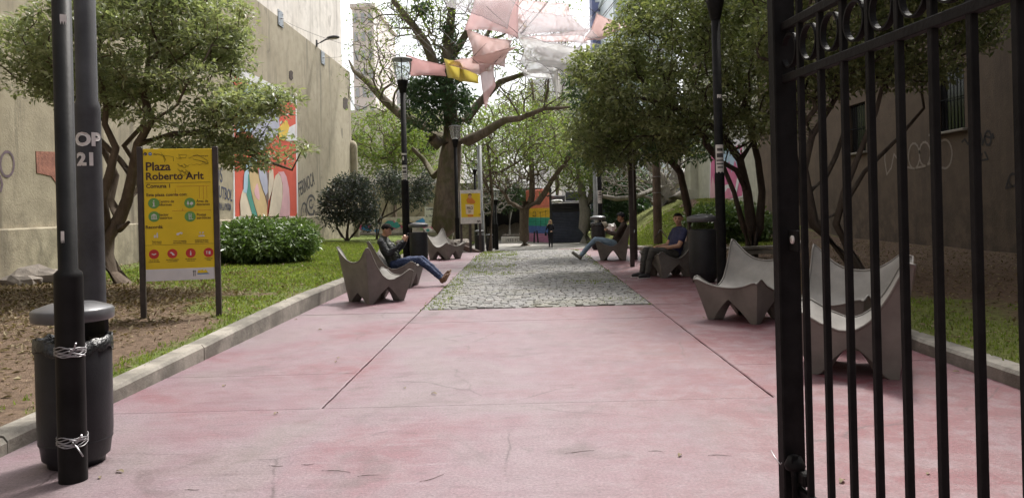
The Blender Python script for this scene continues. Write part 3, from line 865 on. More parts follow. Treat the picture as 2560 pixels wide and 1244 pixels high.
lamp_post(-2.0, 47.2, -1.0, 'short lamp post with white cap before the dark opening', H=3.7, r0=0.10, r1=0.07)
lamp_post(-1.77, 45.6, -1.0, 'slender short lamp post standing on the cobbled strip', H=3.6, r0=0.12, r1=0.075)
lamp_post(3.40, 13.25, 0, 'black lamp post with torn paper notice between bin and empty chair', r0=0.086, r1=0.076, step=2.0, paper=[(2.03, 2.5, 'offwhite', A0, A1), (3.32, 3.37, 'offwhite', R(-110), R(-50))])
lamp_post(3.25, 33.0, pathz(33), 'black lamp post with white notice beside the far bin under the trees', r0=0.11, r1=0.10, paper=[(2.0, 2.55, 'offwhite', A0, A1)])

# plain poles
def pole(name, x, y, z0, z1, r0, r1, mat, label, extra=None, cat='pole'):
    t = empty(name, (x, y, z0), label, cat)
    b = MB(); b.lathe([(r0, -0.03), (r1, z1 - z0), (0, z1 - z0)] if not extra else extra, 20); b.build('shaft', M[mat], t)
    return t
gp = pole('utility_pole', -3.15, 5.5, 0, 7, .1, .07, 'steel_grey', 'grey steel pole with stencilled white letters behind the litter bin', [(0.094, -0.02), (0.091, 1.1), (0.085, 2.28), (0.083, 2.32), (0.071, 2.35), (0.068, 7.0), (0, 7.0)])
def wrap_text(s, size, r, ang, z, mat, parent, name='stencil'):
    o = text_mesh(s, size, Matrix.Identity(4), mat, parent, name, 0.006, 'CENTER', 0.001)
    for v in o.data.vertices:
        a = ang + v.co.x / r
        rr = r + 0.005 + v.co.z
        v.co = (rr * math.cos(a), rr * math.sin(a), z + v.co.y)
    return o
wrap_text('OP', 0.128, 0.087, R(-62), 2.02, M['offwhite'], gp)
wrap_text('21', 0.122, 0.087, R(-70), 1.88, M['offwhite'], gp)
pole('utility_pole', -2.37, 40.5, pathz(40.5), 6.8, 0.11, 0.08, 'steel_pale', 'tall pale grey steel pole beside the far dark bin', [(0.17, -0.02), (0.17, 2.2), (0.13, 2.25), (0.12, 5.7), (0, 5.7)])
pole('utility_pole', 3.75, 40.5, pathz(40.5), 6.5, 0.13, 0.10, 'steel_pale', 'pale grey pole in front of the kiosk-side tree trunk')
up = pole('wooden_pole', 4.55, 26.2, 0.12, 6.5, 0.155, 0.12, 'bark_brown', 'thick wooden utility pole with wire bands on the grassy slope')
for z in (1.75, 2.3): 
    b = MB(); b.lathe([(0.150, z), (0.157, z + .01), (0.150, z + .035)], 16); b.build('wire_band', M['wire'], up)

# --- litter bins
def litter_bin(x, y, z, rz, s, label, bag=False):
    t = empty('litter_bin', (x, y, z), label, 'litter bin', rz, 'litter bins')
    t.scale = (s, s, s)
    n = 28
    b = MB(); b.lathe([(0.0, 0.0), (0.155, 0.0), (0.16, 0.03), (0.185, 0.05), (0.195, 0.13), (0.200, 0.14), (0.205, 0.20), (0.208, 0.755), (0.203, 0.765), (0.19, 0.76), (0.185, 0.30), (0.0, 0.28)], n); b.build('body', M['bin'], t)
    b = MB(); b.lathe([(0.0, 0.875), (0.205, 0.875), (0.22, 0.88), (0.226, 0.89), (0.227, 0.94), (0.215, 0.953), (0.13, 0.982), (0.0, 0.995)], n); b.build('lid', M['bincap'], t)
    b = MB()
    V = []
    for i in range(7):
        a = R(-24 + 8 * i)
        V += [(0.214 * math.cos(a), 0.214 * math.sin(a), 0.55), (0.214 * math.cos(a), 0.214 * math.sin(a), 0.90), (0.19 * math.cos(a), 0.19 * math.sin(a), 0.90), (0.19 * math.cos(a), 0.19 * math.sin(a), 0.55)]
    Fc = [(i * 4 + k, i * 4 + 4 + k, i * 4 + 4 + (k + 1) % 4, i * 4 + (k + 1) % 4) for i in range(6) for k in range(4)]
    b.add(V, Fc + [(3, 2, 1, 0), (24, 25, 26, 27)]); b.build('lid_bracket', M['bin'], t)
    b = MB(); b.lathe([(0.196, 0.14), (0.203, 0.145), (0.203, 0.155), (0.2, 0.16)], n); b.build('foot_ring', M['bin'], t)
    if bag:
        b = MB(); V = []; Fc = []
        N = 40
        for i in range(N):
            a = 2 * math.pi * i / N; w = random.uniform(-.012, .012)
            for rr, zz in ((0.18, 0.72), (0.197, 0.775 + w), (0.213, 0.777 + w), (0.215 + random.uniform(0, .006), 0.70 + 2 * w)):
                V.append((rr * math.cos(a), rr * math.sin(a), zz))
        for i in range(N):
            j = (i + 1) % N
            for k in range(3): Fc.append((i * 4 + k, j * 4 + k, j * 4 + k + 1, i * 4 + k + 1))
        b.add(V, Fc, 0, True); b.build('bin_bag', M['bag'], t)
    return t
nb = litter_bin(-2.80, 4.68, 0, R(80), 1.0, 'charcoal litter bin wired to the near black lamp post', True)
litter_bin(-2.88, 20.4, 0, R(170), 1.18, 'dark grey litter bin behind the man with a phone', False)
litter_bin(3.36, 14.45, 0, R(-8), 1.30, 'dark grey litter bin beside the man in a blue shirt', False)
litter_bin(2.62, 27.5, pathz(27.5), R(10), 1.25, 'overfull litter bin by the far man reclining in jeans', True)
litter_bin(-2.40, 39.2, pathz(39.2), R(200), 1.2, 'small far litter bin at the foot of the pale grey pole', False)
litter_bin(-2.15, 44.3, pathz(44.3), R(200), 1.0, 'small far litter bin beside the short lamp posts', False)
# litter sticking out of the overfull bin
def crumple(name, c, r, mat, label, seed):
    b = MB(); b.blob((0, 0, 0), r, seed, 0.9, 12, smooth=False); o = b.build(name, mat); o.location = c
    return tag(o, label, 'litter')
crumple('paper_cup', (2.58, 27.45, pathz(27.5) + 1.03), (0.07, 0.06, 0.07), M['white'], 'crumpled white cup sticking out of the overfull litter bin', 1)

# wire ties round lamp post and bin
def wire_tie(z, label, tail):
    t = empty('wire_tie', (-2.63, 4.36, z), label, 'wire')
    b = MB()
    for k in range(6):
        P = []
        for i in range(33):
            a = 2 * math.pi * i / 32
            rr = 0.079
            P.append((rr * math.cos(a), rr * math.sin(a), -0.022 + 0.009 * k + 0.006 * math.sin(a * 2 + k) + 0.004 * math.sin(a * 5 + 2 * k)))
        b.tube(P, 0.0032, 5, cap=False)
    b.build('loops', M['wire'], t)
    for q in tail:
        b = MB(); b.tube(q, 0.0045, 6); b.build('twisted_end', M['wire'], t)
    return t
wire_tie(0.745, 'upper twist of wire tying lamp post to bin', [[(0.045, -0.082, 0), (0.075, -0.095, 0.015), (0.10, -0.11, 0.06)], [(0.04, -0.083, 0.01), (0.085, -0.1, 0.0), (0.145, -0.10, -0.012)], [(0.05, -0.085, -0.01), (0.07, -0.1, 0.02), (0.06, -0.11, 0.03)]])
wire_tie(0.235, 'lower twist of wire tying lamp post to bin', [[(0.05, -0.082, 0), (0.085, -0.1, 0.01), (0.125, -0.12, 0.06)], [(0.05, -0.083, 0.01), (0.085, -0.1, -0.015), (0.13, -0.12, -0.06)], [(0.05, -0.085, -0.01), (0.08, -0.1, 0.02), (0.05, -0.11, 0.03)]])

# --- moulded concrete lounge chairs (slung saddle seat, four horns, arched feet)
def chair_mesh():
    N = 24                       # points on each side
    def lerp(a, b, t): return a + (b - a) * t
    def edge_side(v):            # height of side edge, v: 0 front .. 1 rear
        pts = [(0, 0.535), (0.10, 0.515), (0.25, 0.43), (0.40, 0.375), (0.52, 0.375), (0.64, 0.45), (0.78, 0.64), (0.90, 0.86), (0.96, 0.945), (1, 0.965)]
        for (a, p), (c, q) in zip(pts[:-1], pts[1:]):
            if v <= c:
                t = (v - a) / (c - a); return lerp(p, q, t)
        return 0.965
    def mid(v):
        pts = [(0, 0.40), (0.2, 0.355), (0.4, 0.315), (0.55, 0.325), (0.7, 0.40), (0.85, 0.54), (1, 0.665)]
        for (a, p), (c, q) in zip(pts[:-1], pts[1:]):
            if v <= c:
                t = (v - a) / (c - a); t = t * t * (3 - 2 * t) * .4 + t * .6; return lerp(p, q, t)
        return 0.665
    def plan(u, v):
        # concave sides: horns are drawn out at the corners
        hw = lerp(0.455, 0.50, v) - 0.07 * (4 * v * (1 - v))
        hy = lerp(0.44, -0.50, v)
        dy = 0.05 * (1 - u * u) * (1 if v < 0.5 else -1) * abs(2 * v - 1) ** 2
        cr = max(0, abs(u) - 0.85) / 0.15; ce = max(0, abs(2 * v - 1) - 0.85) / 0.15
        k = 1 - 0.05 * min(1, cr * ce)
        return u * hw * k, (hy - dy) * (1 - 0.03 * cr * ce)
    def top(u, v):
        e, m_ = edge_side(v), mid(v)
        w = abs(u) ** 2.3
        z = m_ + (e - m_) * w
        cr = max(0, abs(u) - 0.72) / 0.28; ce = max(0, abs(2 * v - 1) - 0.80) / 0.20
        z -= 0.06 * (cr * ce) ** 2
        return z
    n = 20
    V, Fc = [], []
    idx = {}
    for j in range(n + 1):
        for i in range(n + 1):
            u = -1 + 2 * i / n; v = j / n
            x, y = plan(u, v)
            idx[i, j] = len(V); V.append((x, y, top(u, v)))
    for j in range(n):
        for i in range(n):
            Fc.append((idx[i, j], idx[i, j + 1], idx[i + 1, j + 1], idx[i + 1, j]))
    topf = len(Fc)
    per = [(i, 0) for i in range(n)] + [(n, j) for j in range(n)] + [(i, n) for i in range(n, 0, -1)] + [(0, j) for j in range(n, 0, -1)]
    P = len(per)
    def foot(i, j):
        # plan scaled in, arch height by distance from the corner of that side
        u = -1 + 2 * i / n; v = j / n
        x = u * 0.33; y = lerp(0.30, -0.36, v)
        if j in (0, n): s = abs(u)
        else: s = abs(2 * v - 1)
        a = max(0.0, (0.74 - s) / 0.74)
        h = (0.17 if j == n else 0.265) * a ** 0.9
        return x, y, max(0, h)
    rings = []
    for q in (0.0, 0.03, 0.5, 1.0):
        ring = []
        for (i, j) in per:
            tx, ty, tz = V[idx[i, j]]
            fx, fy, fz = foot(i, j)
            k = (tz - 0) and (1 - fz / max(tz, .01))
            # straight slanted wall from the rim towards the footprint
            t = q * k if q != 0.03 else 0.03
            if q == 0.0: ring.append((tx * 1.0, ty * 1.0, tz)); continue
            ring.append((lerp(tx, fx, t), lerp(ty, fy, t), lerp(tz, fz, q) if q != 0.03 else tz - 0.012))
        rings.append(ring)
    base = [idx[p] for p in per]
    prev = base
    for ring in rings[1:]:
        cur = []
        for p in ring: cur.append(len(V)); V.append(p)
        for k in range(P):
            m_ = (k + 1) % P
            Fc.append((prev[k], cur[k], cur[m_], prev[m_])[::-1])
        prev = cur
    # underside: inner edge of the wall, then a vault
    inner = []
    for k, p in enumerate(rings[-1]):
        inner.append(len(V)); V.append((p[0] * 0.70, p[1] * 0.70, p[2] + 0.0))
    for k in range(P):
        m_ = (k + 1) % P
        Fc.append((prev[k], inner[k], inner[m_], prev[m_])[::-1])
    inn2 = []
    for k, p in enumerate(rings[-1]):
        inn2.append(len(V)); V.append((p[0] * 0.45, p[1] * 0.45, 0.25))
    for k in range(P):
        m_ = (k + 1) % P
        Fc.append((inner[k], inn2[k], inn2[m_], inner[m_])[::-1])
    Fc.append(tuple(inn2))
    me = bpy.data.meshes.new('shell'); me.from_pydata(V, [], Fc); me.materials.append(M['chair'])
    me.polygons.foreach_set('use_smooth', [True] * len(me.polygons))
    me.update(); me.set_sharp_from_angle(angle=R(38))
    # rim bead and foot pads are separate little parts
    rim = MB(); rp = [Vector(V[b]) for b in base]; rp.append(rp[0])
    rim.tube(rp, 0.011, 6, cap=False)
    return me, rim.mesh('rim', M['chair'])
CH_ME, CH_RIM = chair_mesh()
def chair(x, y, fx, fy, label, s=1.0):
    rz = math.atan2(fy, fx) - math.pi / 2
    t = empty('lounge_chair', (x, y, pathz(y)), label, 'chair', rz, 'moulded concrete lounge chairs')
    t.scale = (s, s, s)
    link('shell', CH_ME, t); link('rim', CH_RIM, t)
    return t
C1 = chair(-2.50, 12.72, 0.74, 0.67, 'empty grey lounge chair turned away beside the low kerb, next to man with phone')
C2 = chair(-2.52, 15.0, 0.99, -0.10, 'grey lounge chair holding the man with a phone')
C3 = chair(-2.42, 22.9, 0.86, -0.50, 'empty grey lounge chair between bin and poster stand')
C4 = chair(2.94, 15.75, -0.96, -0.28, 'grey lounge chair holding the man in a blue shirt', 1.03)
C5 = chair(2.36, 20.9, -0.99, 0.12, 'grey lounge chair holding the man in light jeans', 1.03)
C6 = chair(2.80, 9.75, -0.76, -0.65, 'empty grey lounge chair beside the lamp post with torn notice', 1.08)
C7 = chair(3.28, 8.0, -0.74, -0.67, 'empty grey lounge chair half hidden by another behind the gate bars', 1.08)
C8 = chair(2.86, 6.75, -0.90, 0.44, 'empty grey lounge chair with stained seat directly behind the gate bars', 1.06)

# --- yellow park sign
M['sign_yellow'] = plain('yellow_sign_face', (0.70, 0.50, 0.015), 0.42, 0, 0.10, 2.0)
M['sign_green'] = plain('sign_green', (0.12, 0.30, 0.07), 0.5, 0, 0.08)
M['sign_red'] = plain('sign_red', (0.50, 0.03, 0.03), 0.5, 0, 0.08)
M['sign_white'] = plain('sign_white', (0.62, 0.60, 0.64), 0.5, 0, 0.06)
M['sign_text'] = plain('sign_text', (0.05, 0.022, 0.02), 0.6, 0, 0.1)
M['sign_blue'] = plain('sign_blue', (0.04, 0.18, 0.45), 0.5, 0, 0.1)
pL, pR = Vector((-4.86, 9.62, 0)), Vector((-3.98, 9.80, 0))
sw = (pR - pL).length; srz = math.atan2(pR.y - pL.y, pR.x - pL.x)
SG = empty('park_sign', (pL + pR) / 2 + Vector((0, 0, lawn_left(-4.4, 9.7))), 'tall yellow park information sign on two dark posts', 'sign', srz)
for s_ in (-1, 1):
    b = MB(); b.box((s_ * sw / 2, 0, 1.06), (0.065, 0.065, 2.24), bev=0.006); b.build('post', M['sign_post'], SG)
PW, Z0, Z1 = sw - 0.075, 0.48, 2.155     # panel
b = MB(); b.box((0, 0, (Z0 + Z1) / 2), (PW, 0.022, Z1 - Z0), bev=0.004); panel = b.build('panel', M['sign_yellow'], SG)
b = MB(); b.box((0, -0.0125, Z0 + 0.075), (PW - 0.004, 0.003, 0.15)); b.build('white_footer', M['sign_white'], SG)
# sign face coordinates: u 0..1 across, v 0..1 down
def SP(u, v, d=0.0125): return Vector((-PW / 2 + u * PW, -d, Z1 - v * (Z1 - Z0)))
def stext(s, u, v, h, mk='sign_text', bold=0.0, sx=1.0, align='LEFT', name='lettering'):
    Mt = Matrix.Translation(SP(u, v)) @ Matrix.Rotation(R(90), 4, 'X')
    return text_mesh(s, h, Mt, M[mk], SG, name, bold, align, 0.0008, sx=sx)
def sdisc(u, v, r, mk, d=0.0135, n=24, name='icon_disc'):
    c = SP(u, v, d); b = MB()
    b.prism([c + Vector((r * math.cos(2 * math.pi * i / n), 0, r * math.sin(2 * math.pi * i / n))) for i in range(n)], (0, 0.0018, 0))
    return b.build(name, M[mk], SG)
def sshape(u, v, pts, mk, d=0.0150, k=0.01, name='icon'):
    c = SP(u, v, d); b = MB()
    for q in pts:
        b.prism([c + Vector((x * k, 0, y * k)) for x, y in q], (0, 0.0012, 0))
    return b.build(name, M[mk], SG)
def rect(x0, y0, x1, y1): return [(x0, y0), (x1, y0), (x1, y1), (x0, y1)]
def line(u0, u1, v, h=0.004, mk='sign_text'):
    b = MB(); a = SP(u0, v); c = SP(u1, v)
    b.box((a + c) / 2, ((c - a).length, 0.002, h)); return b.build('rule', M[mk], SG)
sdisc(0.035, 0.038, 0.021, 'sign_text', name='social_icon'); stext('f', 0.026, 0.050, 0.035, 'sign_white').location.y = -0.004
sdisc(0.105, 0.038, 0.021, 'sign_blue', name='social_icon'); sshape(0.105, 0.038, [[(-1.2, .3), (0, -.9), (1.0, .1), (1.3, .8), (.4, .7), (-.4, .2)]], 'sign_white')
stext('@gcba', 0.15, 0.045, 0.028)
stext('/comuna1bue.gob', 0.72, 0.060, 0.026)
stext('Plaza', 0.030, 0.163, 0.150, bold=0.0035)
stext('Roberto Arlt', 0.030, 0.233, 0.130, bold=0.0032)
line(0.03, 0.97, 0.258)
stext('Comuna 1', 0.035, 0.295, 0.070, bold=0.0014)
stext('Esta plaza cuenta con:', 0.035, 0.358, 0.055, bold=0.0010)
for u, v, a, c, ic in ((0.14, 0.412, 'Centro de', 'informes', 'i'), (0.66, 0.415, 'Área de', 'descanso', 't'), (0.14, 0.512, 'Sector', 'histórico', 'h'), (0.66, 0.518, 'Postas', 'aeróbicas', 'p')):
    sdisc(u, v, 0.067, 'sign_green')
    if ic == 'i': sshape(u, v, [rect(-.7, -3.4, .7, 1.5), rect(-1.5, .9, .7, 1.6), rect(-1.7, -4, 1.7, -3.3), rect(-.7, 2.4, .7, 3.8)], 'sign_white')
    if ic == 't': sshape(u, v, [[(-3.6, -1), (-2.2, 3.4), (-.6, -1), (-2.2, -2)], rect(-2.4, -3.6, -1.9, -1.5), [(0, -1.6), (.8, 1.0), (2.6, 1.6), (4, .2), (3.8, -1.8), (1.6, -2.4)], rect(1.8, -3.6, 2.2, -2)], 'sign_white')
    if ic == 'h': sshape(u, v, [[(-3.6, 1.4), (0, 3.6), (3.6, 1.4)], rect(-3, -2.4, -2.2, 1.2), rect(-1.3, -2.4, -.5, 1.2), rect(.5, -2.4, 1.3, 1.2), rect(2.2, -2.4, 3, 1.2), rect(-3.6, -3.4, 3.6, -2.6)], 'sign_white')
    if ic == 'p': sshape(u, v, [rect(-1.6, -4, -.8, 4), rect(.8, -2.6, 1.5, 4), rect(-1.6, -3.6, 3.6, -2.9), rect(-1.4, .2, 1.4, .8)], 'sign_white')
    w = 0.205 if u < .5 else 0.755
    stext(a, w, v - 0.004, 0.047, bold=0.0006, sx=.95); stext(c, w, v + 0.020, 0.047, bold=0.0006, sx=.95)
stext('Recordá:', 0.012, 0.602, 0.058, bold=0.0012)
tiny = [('Tirá la basura', 'en los cestos'), ('Llevá a tu mascota', 'con correa y bozal'), ('Cuidemos las áreas', 'verdes entre todos')]
for k, u in enumerate((0.17, 0.50, 0.82)):
    if k == 0: sshape(u, 0.648, [rect(-.2, -4, 1.6, 1.2), [(.1, 2), (.8, 3), (1.5, 2), (.8, 1.2)], rect(-3.2, -4, -1.2, -.8), rect(-2.6, -.6, -1.7, -.2)], 'sign_white')
    if k == 1: sshape(u, 0.648, [[(-4, -.6), (-3.2, 1), (-.6, 1.6), (1.6, 2.4), (4, 1.4), (2.6, -.8), (.6, .6), (-.8, -1.6), (-3, -1.6)]], 'sign_white')
    if k == 2: sshape(u, 0.655, [[(-3.6, -3), (-3.6, -1), (-2.6, -2), (-1.6, -.4), (-.6, -1.8), (.6, -.2), (1.6, -1.8), (2.6, -.6), (3.6, -1.6), (3.6, -3)], [(-2.6, 2.6), (-1.2, 3), (-.8, 1.2), (-2, 1)], rect(.8, .2, 1.2, 2.8), [(1.2, 2.6), (2.8, 3), (2.6, 1.4), (1.2, 1.2)]], 'sign_white')
    for q, tx in enumerate(tiny[k]): stext(tx, u, 0.705 + 0.013 * q, 0.021, align='CENTER', bold=0.0004)
line(0.0, 1.0, 0.728, 0.003)
for k, u in enumerate((0.125, 0.39, 0.655, 0.915)):
    v = 0.796
    sdisc(u, v, 0.060, 'sign_red')
    ics = [[[(-3.2, 0), (-1.4, .9), (0, 0), (1.6, 1.0), (3.2, .6), (1.6, -.6), (0, -1.4), (-1.4, -.6)]], [[(-3.2, 1.4), (-1, 2.2), (1.2, .4), (3.2, -2), (.4, -2.2), (-1, .2)]], [rect(-.8, -3, .8, .8), rect(-.4, .8, .4, 3)], [rect(.2, -2.2, 2.4, 1.6), rect(-2.4, -2, -1.6, 1.2), rect(-3, 1.2, -1, 1.8)]]
    sshape(u, v, ics[k], 'sign_white')
    for q, tx in enumerate((('No arrojar aves', 'muertas en la plaza'), ('No alimentar palomas', 'ni otros animales'), ('No está permitido', 'tomar alcohol'), ('Prohibido fijar', 'carteles'))[k]): stext(tx, u, 0.845 + 0.013 * q, 0.019, align='CENTER', bold=0.0003, sx=.9)
sdisc(0.055, 0.952, 0.036, 'spray_black', name='city_emblem'); sshape(0.055, 0.952, [[(-2.4, -.6), (-1.2, 1.2), (0, .2), (1.2, 1.4), (2.4, -.4), (1.2, -1.4), (-1.2, -1.4)]], 'sign_white')
for q, tx in enumerate(('Buenos', 'Aires', 'Ciudad')): stext(tx, 0.115, 0.938 + 0.018 * q, 0.042, bold=0.0006)
sshape(0.70, 0.948, [rect(-1.2, -4.2, -.4, 3.4), rect(.6, -4.2, 1.4, 3.4), rect(-2, 1.4, 2.2, 2.2)], 'spray_black', d=0.0155)
sshape(0.83, 0.945, [[(-7, -1), (-6, 3), (-3, 2.4), (-1, 3.6), (1, 1.6), (3, 3.4), (5, 1), (6, -1)]], 'sign_yellow', d=0.0155)
sshape(0.83, 0.945, [[(-7, -2.6), (-7, -1.2), (6, -1.2), (8, -2.6)]], 'sign_blue', d=0.0155)
for q, tx in enumerate(('Vamos', 'Buenos', 'Aires')): stext(tx, 0.995, 0.930 + 0.018 * q, 0.036, bold=0.0005, align='RIGHT')
# felt-pen tags on the sign
def sscrib(pts, w=0.004, mk='black_ink'):
    P = [SP(u, v, 0.0165) for u, v in pts]; b = MB()
    b.tube(P, w / 2, 4, cap=True); return b.build('pen_tag', M[mk], SG)
sscrib([(0.26, .03), (0.30, .055), (0.33, .085), (0.31, .10), (0.30, .06), (0.25, .045), (0.44, .062), (0.44, .095)])
sscrib([(0.52, .04), (0.52, .07), (0.62, .07), (0.63, .045), (0.53, .045), (0.55, .08), (0.48, .07)])
sscrib([(0.66, .075), (0.78, .045), (0.94, .095), (0.93, .12), (0.84, .095), (0.72, .08), (0.95, .11)])
for cx_, cy_ in ((0.53, .125), (0.58, .135), (0.62, .125), (0.53, .165), (0.58, .172), (0.64, .17), (0.56, .195), (0.62, .19), (0.67, .195)):
    sscrib([(cx_ + .035 * math.cos(a * .8), cy_ + .012 * math.sin(a * 1.1)) for a in range(9)], 0.003)
sscrib([(0.66, .125), (0.70, .118), (0.74, .124), (0.78, .117), (0.82, .124), (0.86, .117), (0.90, .122), (0.95, .116)], 0.003)
M['stain_red'] = plain('rust_print', (0.48, 0.20, 0.03), 0.7, 0, 0.3, 30)
for u0, v0, u1, v1 in ((.45, .30, .455, .35), (.45, .348, .52, .352), (.80, .29, .805, .38), (.86, .28, .865, .39), (.91, .29, .914, .38), (.47, .285, .95, .288), (.40, .47, .97, .473), (.55, .455, .558, .475)):
    a, c = SP(u0, v0, 0.0124), SP(u1, v1, 0.0124)
    b = MB(); b.box((a + c) / 2, (max(.004, c.x - a.x), 0.0016, max(.004, a.z - c.z))); b.build('stain', M['stain_red'], SG)

# --- poster stand
PS = empty('poster_stand', (-2.05, 28.3, pathz(28.3) - 0.02), 'framed yellow poster on timber legs beside the mound', 'sign', R(6))
for s_ in (-1, 1):
    b = MB(); b.box((s_ * 0.35, 0, 1.15), (0.085, 0.085, 2.36), bev=0.008); b.build('leg', M['sign_post'], PS)
b = MB(); b.box((0.0, 0.55, 0.55), (0.10, 0.10, 1.2), bev=0.008); b.build('leg', M['sign_post'], PS)
PZ0, PZ1, PWW = 1.10, 2.34, 0.78
b = MB(); b.box((0.02, -0.06, (PZ0 + PZ1) / 2), (PWW, 0.03, PZ1 - PZ0), bev=0.006); b.build('board', M['offwhite'], PS)
b = MB(); b.box((0.02, -0.0775, 1.78), (PWW - 0.07, 0.003, 0.88)); b.build('yellow_field', M['sign_yellow'], PS)
M['poster_orange'] = plain('poster_orange', (0.62, 0.20, 0.03), 0.6, 0, 0.1); M['poster_skin'] = plain('poster_skin', (0.55, 0.30, 0.18), 0.6, 0, 0.1); M['poster_cream'] = plain('poster_cream', (0.70, 0.58, 0.42), 0.6, 0, 0.08)
def pposter(pts, mk, d, nm):
    b = MB(); b.prism([(x, -d, z) for x, z in pts], (0, 0.0015, 0)); b.build(nm, M[mk], PS)
pposter([(-.10, 1.86), (-.14, 1.98), (-.08, 2.06), (0.0, 2.09), (.08, 2.05), (.16, 1.96), (.20, 1.90), (.16, 1.84), (.05, 1.83)], 'poster_orange', 0.0805, 'poster_figure')
pposter([(-.05, 2.05), (-.06, 2.14), (0, 2.19), (.06, 2.14), (.05, 2.05), (0, 2.02)], 'poster_skin', 0.0825, 'poster_figure')
pposter([(-.07, 2.10), (-.06, 2.19), (0, 2.22), (.06, 2.19), (.065, 2.13), (.03, 2.17), (-.04, 2.17)], 'black_ink', 0.0840, 'poster_figure')
pposter([(-.16, 1.46), (-.17, 1.82), (.13, 1.80), (.12, 1.44)], 'poster_cream', 0.0825, 'poster_board')
pposter([(-.10, 1.36), (-.10, 1.43), (.10, 1.43), (.10, 1.36)], 'poster_orange', 0.0825, 'poster_board')
text_mesh('PRO', 0.14, Matrix.Translation((-.13, -0.085, 1.63)) @ Matrix.Rotation(R(90), 4, 'X'), M['sign_text'], PS, 'lettering', 0.003, sx=.85)
text_mesh('21', 0.13, Matrix.Translation((-.08, -0.085, 1.51)) @ Matrix.Rotation(R(90), 4, 'X'), M['sign_text'], PS, 'lettering', 0.003)
text_mesh('BA', 0.10, Matrix.Translation((.25, -0.079, 1.15)) @ Matrix.Rotation(R(90), 4, 'X'), M['sign_text'], PS, 'lettering', 0.004)
text_mesh('11', 0.10, Matrix.Translation((.30, -0.080, 1.40)) @ Matrix.Rotation(R(90), 4, 'X'), M['sign_text'], PS, 'lettering', 0.004)
# timber edging by the stand
b = MB(); b.box((0, 0, 0), (0.08, 3.4, 0.22), bev=0.01); o = b.build('timber_edging', M['wood'])
o.location = (-2.15, 29.7, pathz(29.5) + 0.06); o.rotation_euler = (0.02, 0, R(14)); tag(o, 'low timber edging board at the foot of the brush mound', 'timber')

# --- second sign seen edge-on: two posts under the tree
t = empty('park_sign', (2.56, 18.4, 0), 'park sign seen edge-on with two black posts reaching into the tree', 'sign')
b = MB(); b.box((0, 0, 1.7), (0.10, 0.10, 3.5), bev=0.008); b.build('post', M['sign_post'], t)
b = MB(); b.box((0.42, 2.4, 1.7), (0.12, 0.12, 3.5), bev=0.008); b.build('post', M['sign_post'], t)
b = MB(); b.tube([(0.0, 0.0, 0.72), (0.40, 2.35, 0.80)], 0.03, 6); b.build('cross_rail', M['steel_pale'], t)
bb = MB(); bb.box((0.21, 1.2, 2.35), (0.03, 2.28, 1.9), rz=0, M=Matrix.Translation((0.21, 1.2, 2.3)) @ Matrix.Rotation(-0.173, 4, 'Z') @ Matrix.Identity(4)); bb.build('panel', M['sign_post'], t)

t = empty('walking_stick', W(1640, 594, 21.5), 'bent stick handle propped on the lawn beside the man in navy', 'stick')
o0 = W(1640, 594, 21.5)
b = MB(); b.tube([W(x, y, 21.5 + d) - o0 for x, y, d in ((1638, 594, 0), (1651, 574, .1), (1653, 575, .1))], 0.022, 6); b.build('shaft', M['sign_post'], t)
b = MB(); b.tube([W(x, y, 21.5 + d) - o0 for x, y, d in ((1652, 574, .1), (1666, 592, .2))], 0.018, 6); b.build('handle', M['offwhite'], t)
crumple('plastic_bag', (3.0, 26.6, pathz(26.6) + 0.75), (0.16, 0.13, 0.15), M['white'], 'knotted white plastic bag hanging beside the overfull litter bin', 2)
# --- iron gate leaf, standing open towards the street
GX, GY, GU, GV = 1.285, 3.5, 0.0203, -0.189
gdir = Vector((GU, GV, 0)); gd = gdir.normalized(); grz = math.atan2(gd.y, gd.x)
G0 = Vector((GX, GY, 0)) - gdir * 1.02
GT = empty('iron_gate', G0, 'black iron gate leaf of square bars standing open, with a ring frieze', 'gate', grz)
b = MB(); b.box((0, 0, 1.45), (0.07, 0.11, 3.0), bev=0.006); b.build('gate_post', M['iron'], GT)
b = MB(); b.box((-0.048, 0.0, 1.45), (0.02, 0.085, 3.0), bev=0.004); b.build('closing_strip', M['iron'], GT)
st = gdir.length
NB = 13
for k in range(NB):
    b = MB(); b.box(((k + 1) * st, 0, 1.40), (0.027, 0.027, 2.78), bev=0.003); b.build('bar', M['iron'], GT)
for z in (2.085, 2.335, 0.12):
    b = MB(); b.box((0.04 + NB * st / 2, 0, z), (NB * st + 0.1, 0.036, 0.040), bev=0.004); b.build('rail', M['iron'], GT)
for k in range(NB):
    c = Vector(((k + 0.5) * st, 0, 2.21)); rr = min(0.083, st / 2 - 0.02) ; b = MB(); V = []; Fc = []
    n = 28
    for i in range(n):
        a = 2 * math.pi * i / n
        for q, w in ((rr, -.013), (rr, .013), (rr - .008, .013), (rr - .008, -.013)): V.append(c + Vector((q * math.cos(a), w, q * 1.10 * math.sin(a))))
    for i in range(n):
        j = (i + 1) % n
        for q in range(4): Fc.append((i * 4 + q, j * 4 + q, j * 4 + (q + 1) % 4, i * 4 + (q + 1) % 4))
    b.add(V, Fc); b.build('ring', M['iron'], GT)
    b = MB()
    c = Vector(((k + 1) * st, 0, 2.79)); b.lathe([(0.02, 0), (0.03, 0.02), (0.018, 0.05), (0.0, 0.13)], 8, c); b.build('finial', M['iron'], GT)
b = MB(); b.box((0.085, 0, 1.31), (0.10, 0.012, 0.10), bev=0.004); lk = b.build('keeper_plate', M['iron'], GT)
b = MB(); b.lathe([(0.0, 0), (0.020, 0), (0.020, 0.006), (0, 0.006)], 14); me = b.mesh('keyhole', M['offwhite']); me.transform(Matrix.Translation((0.085, -0.007, 1.315)) @ Matrix.Rotation(R(90), 4, 'X')); link('keyhole', me, lk)
for s in (-1, 1):
    pass
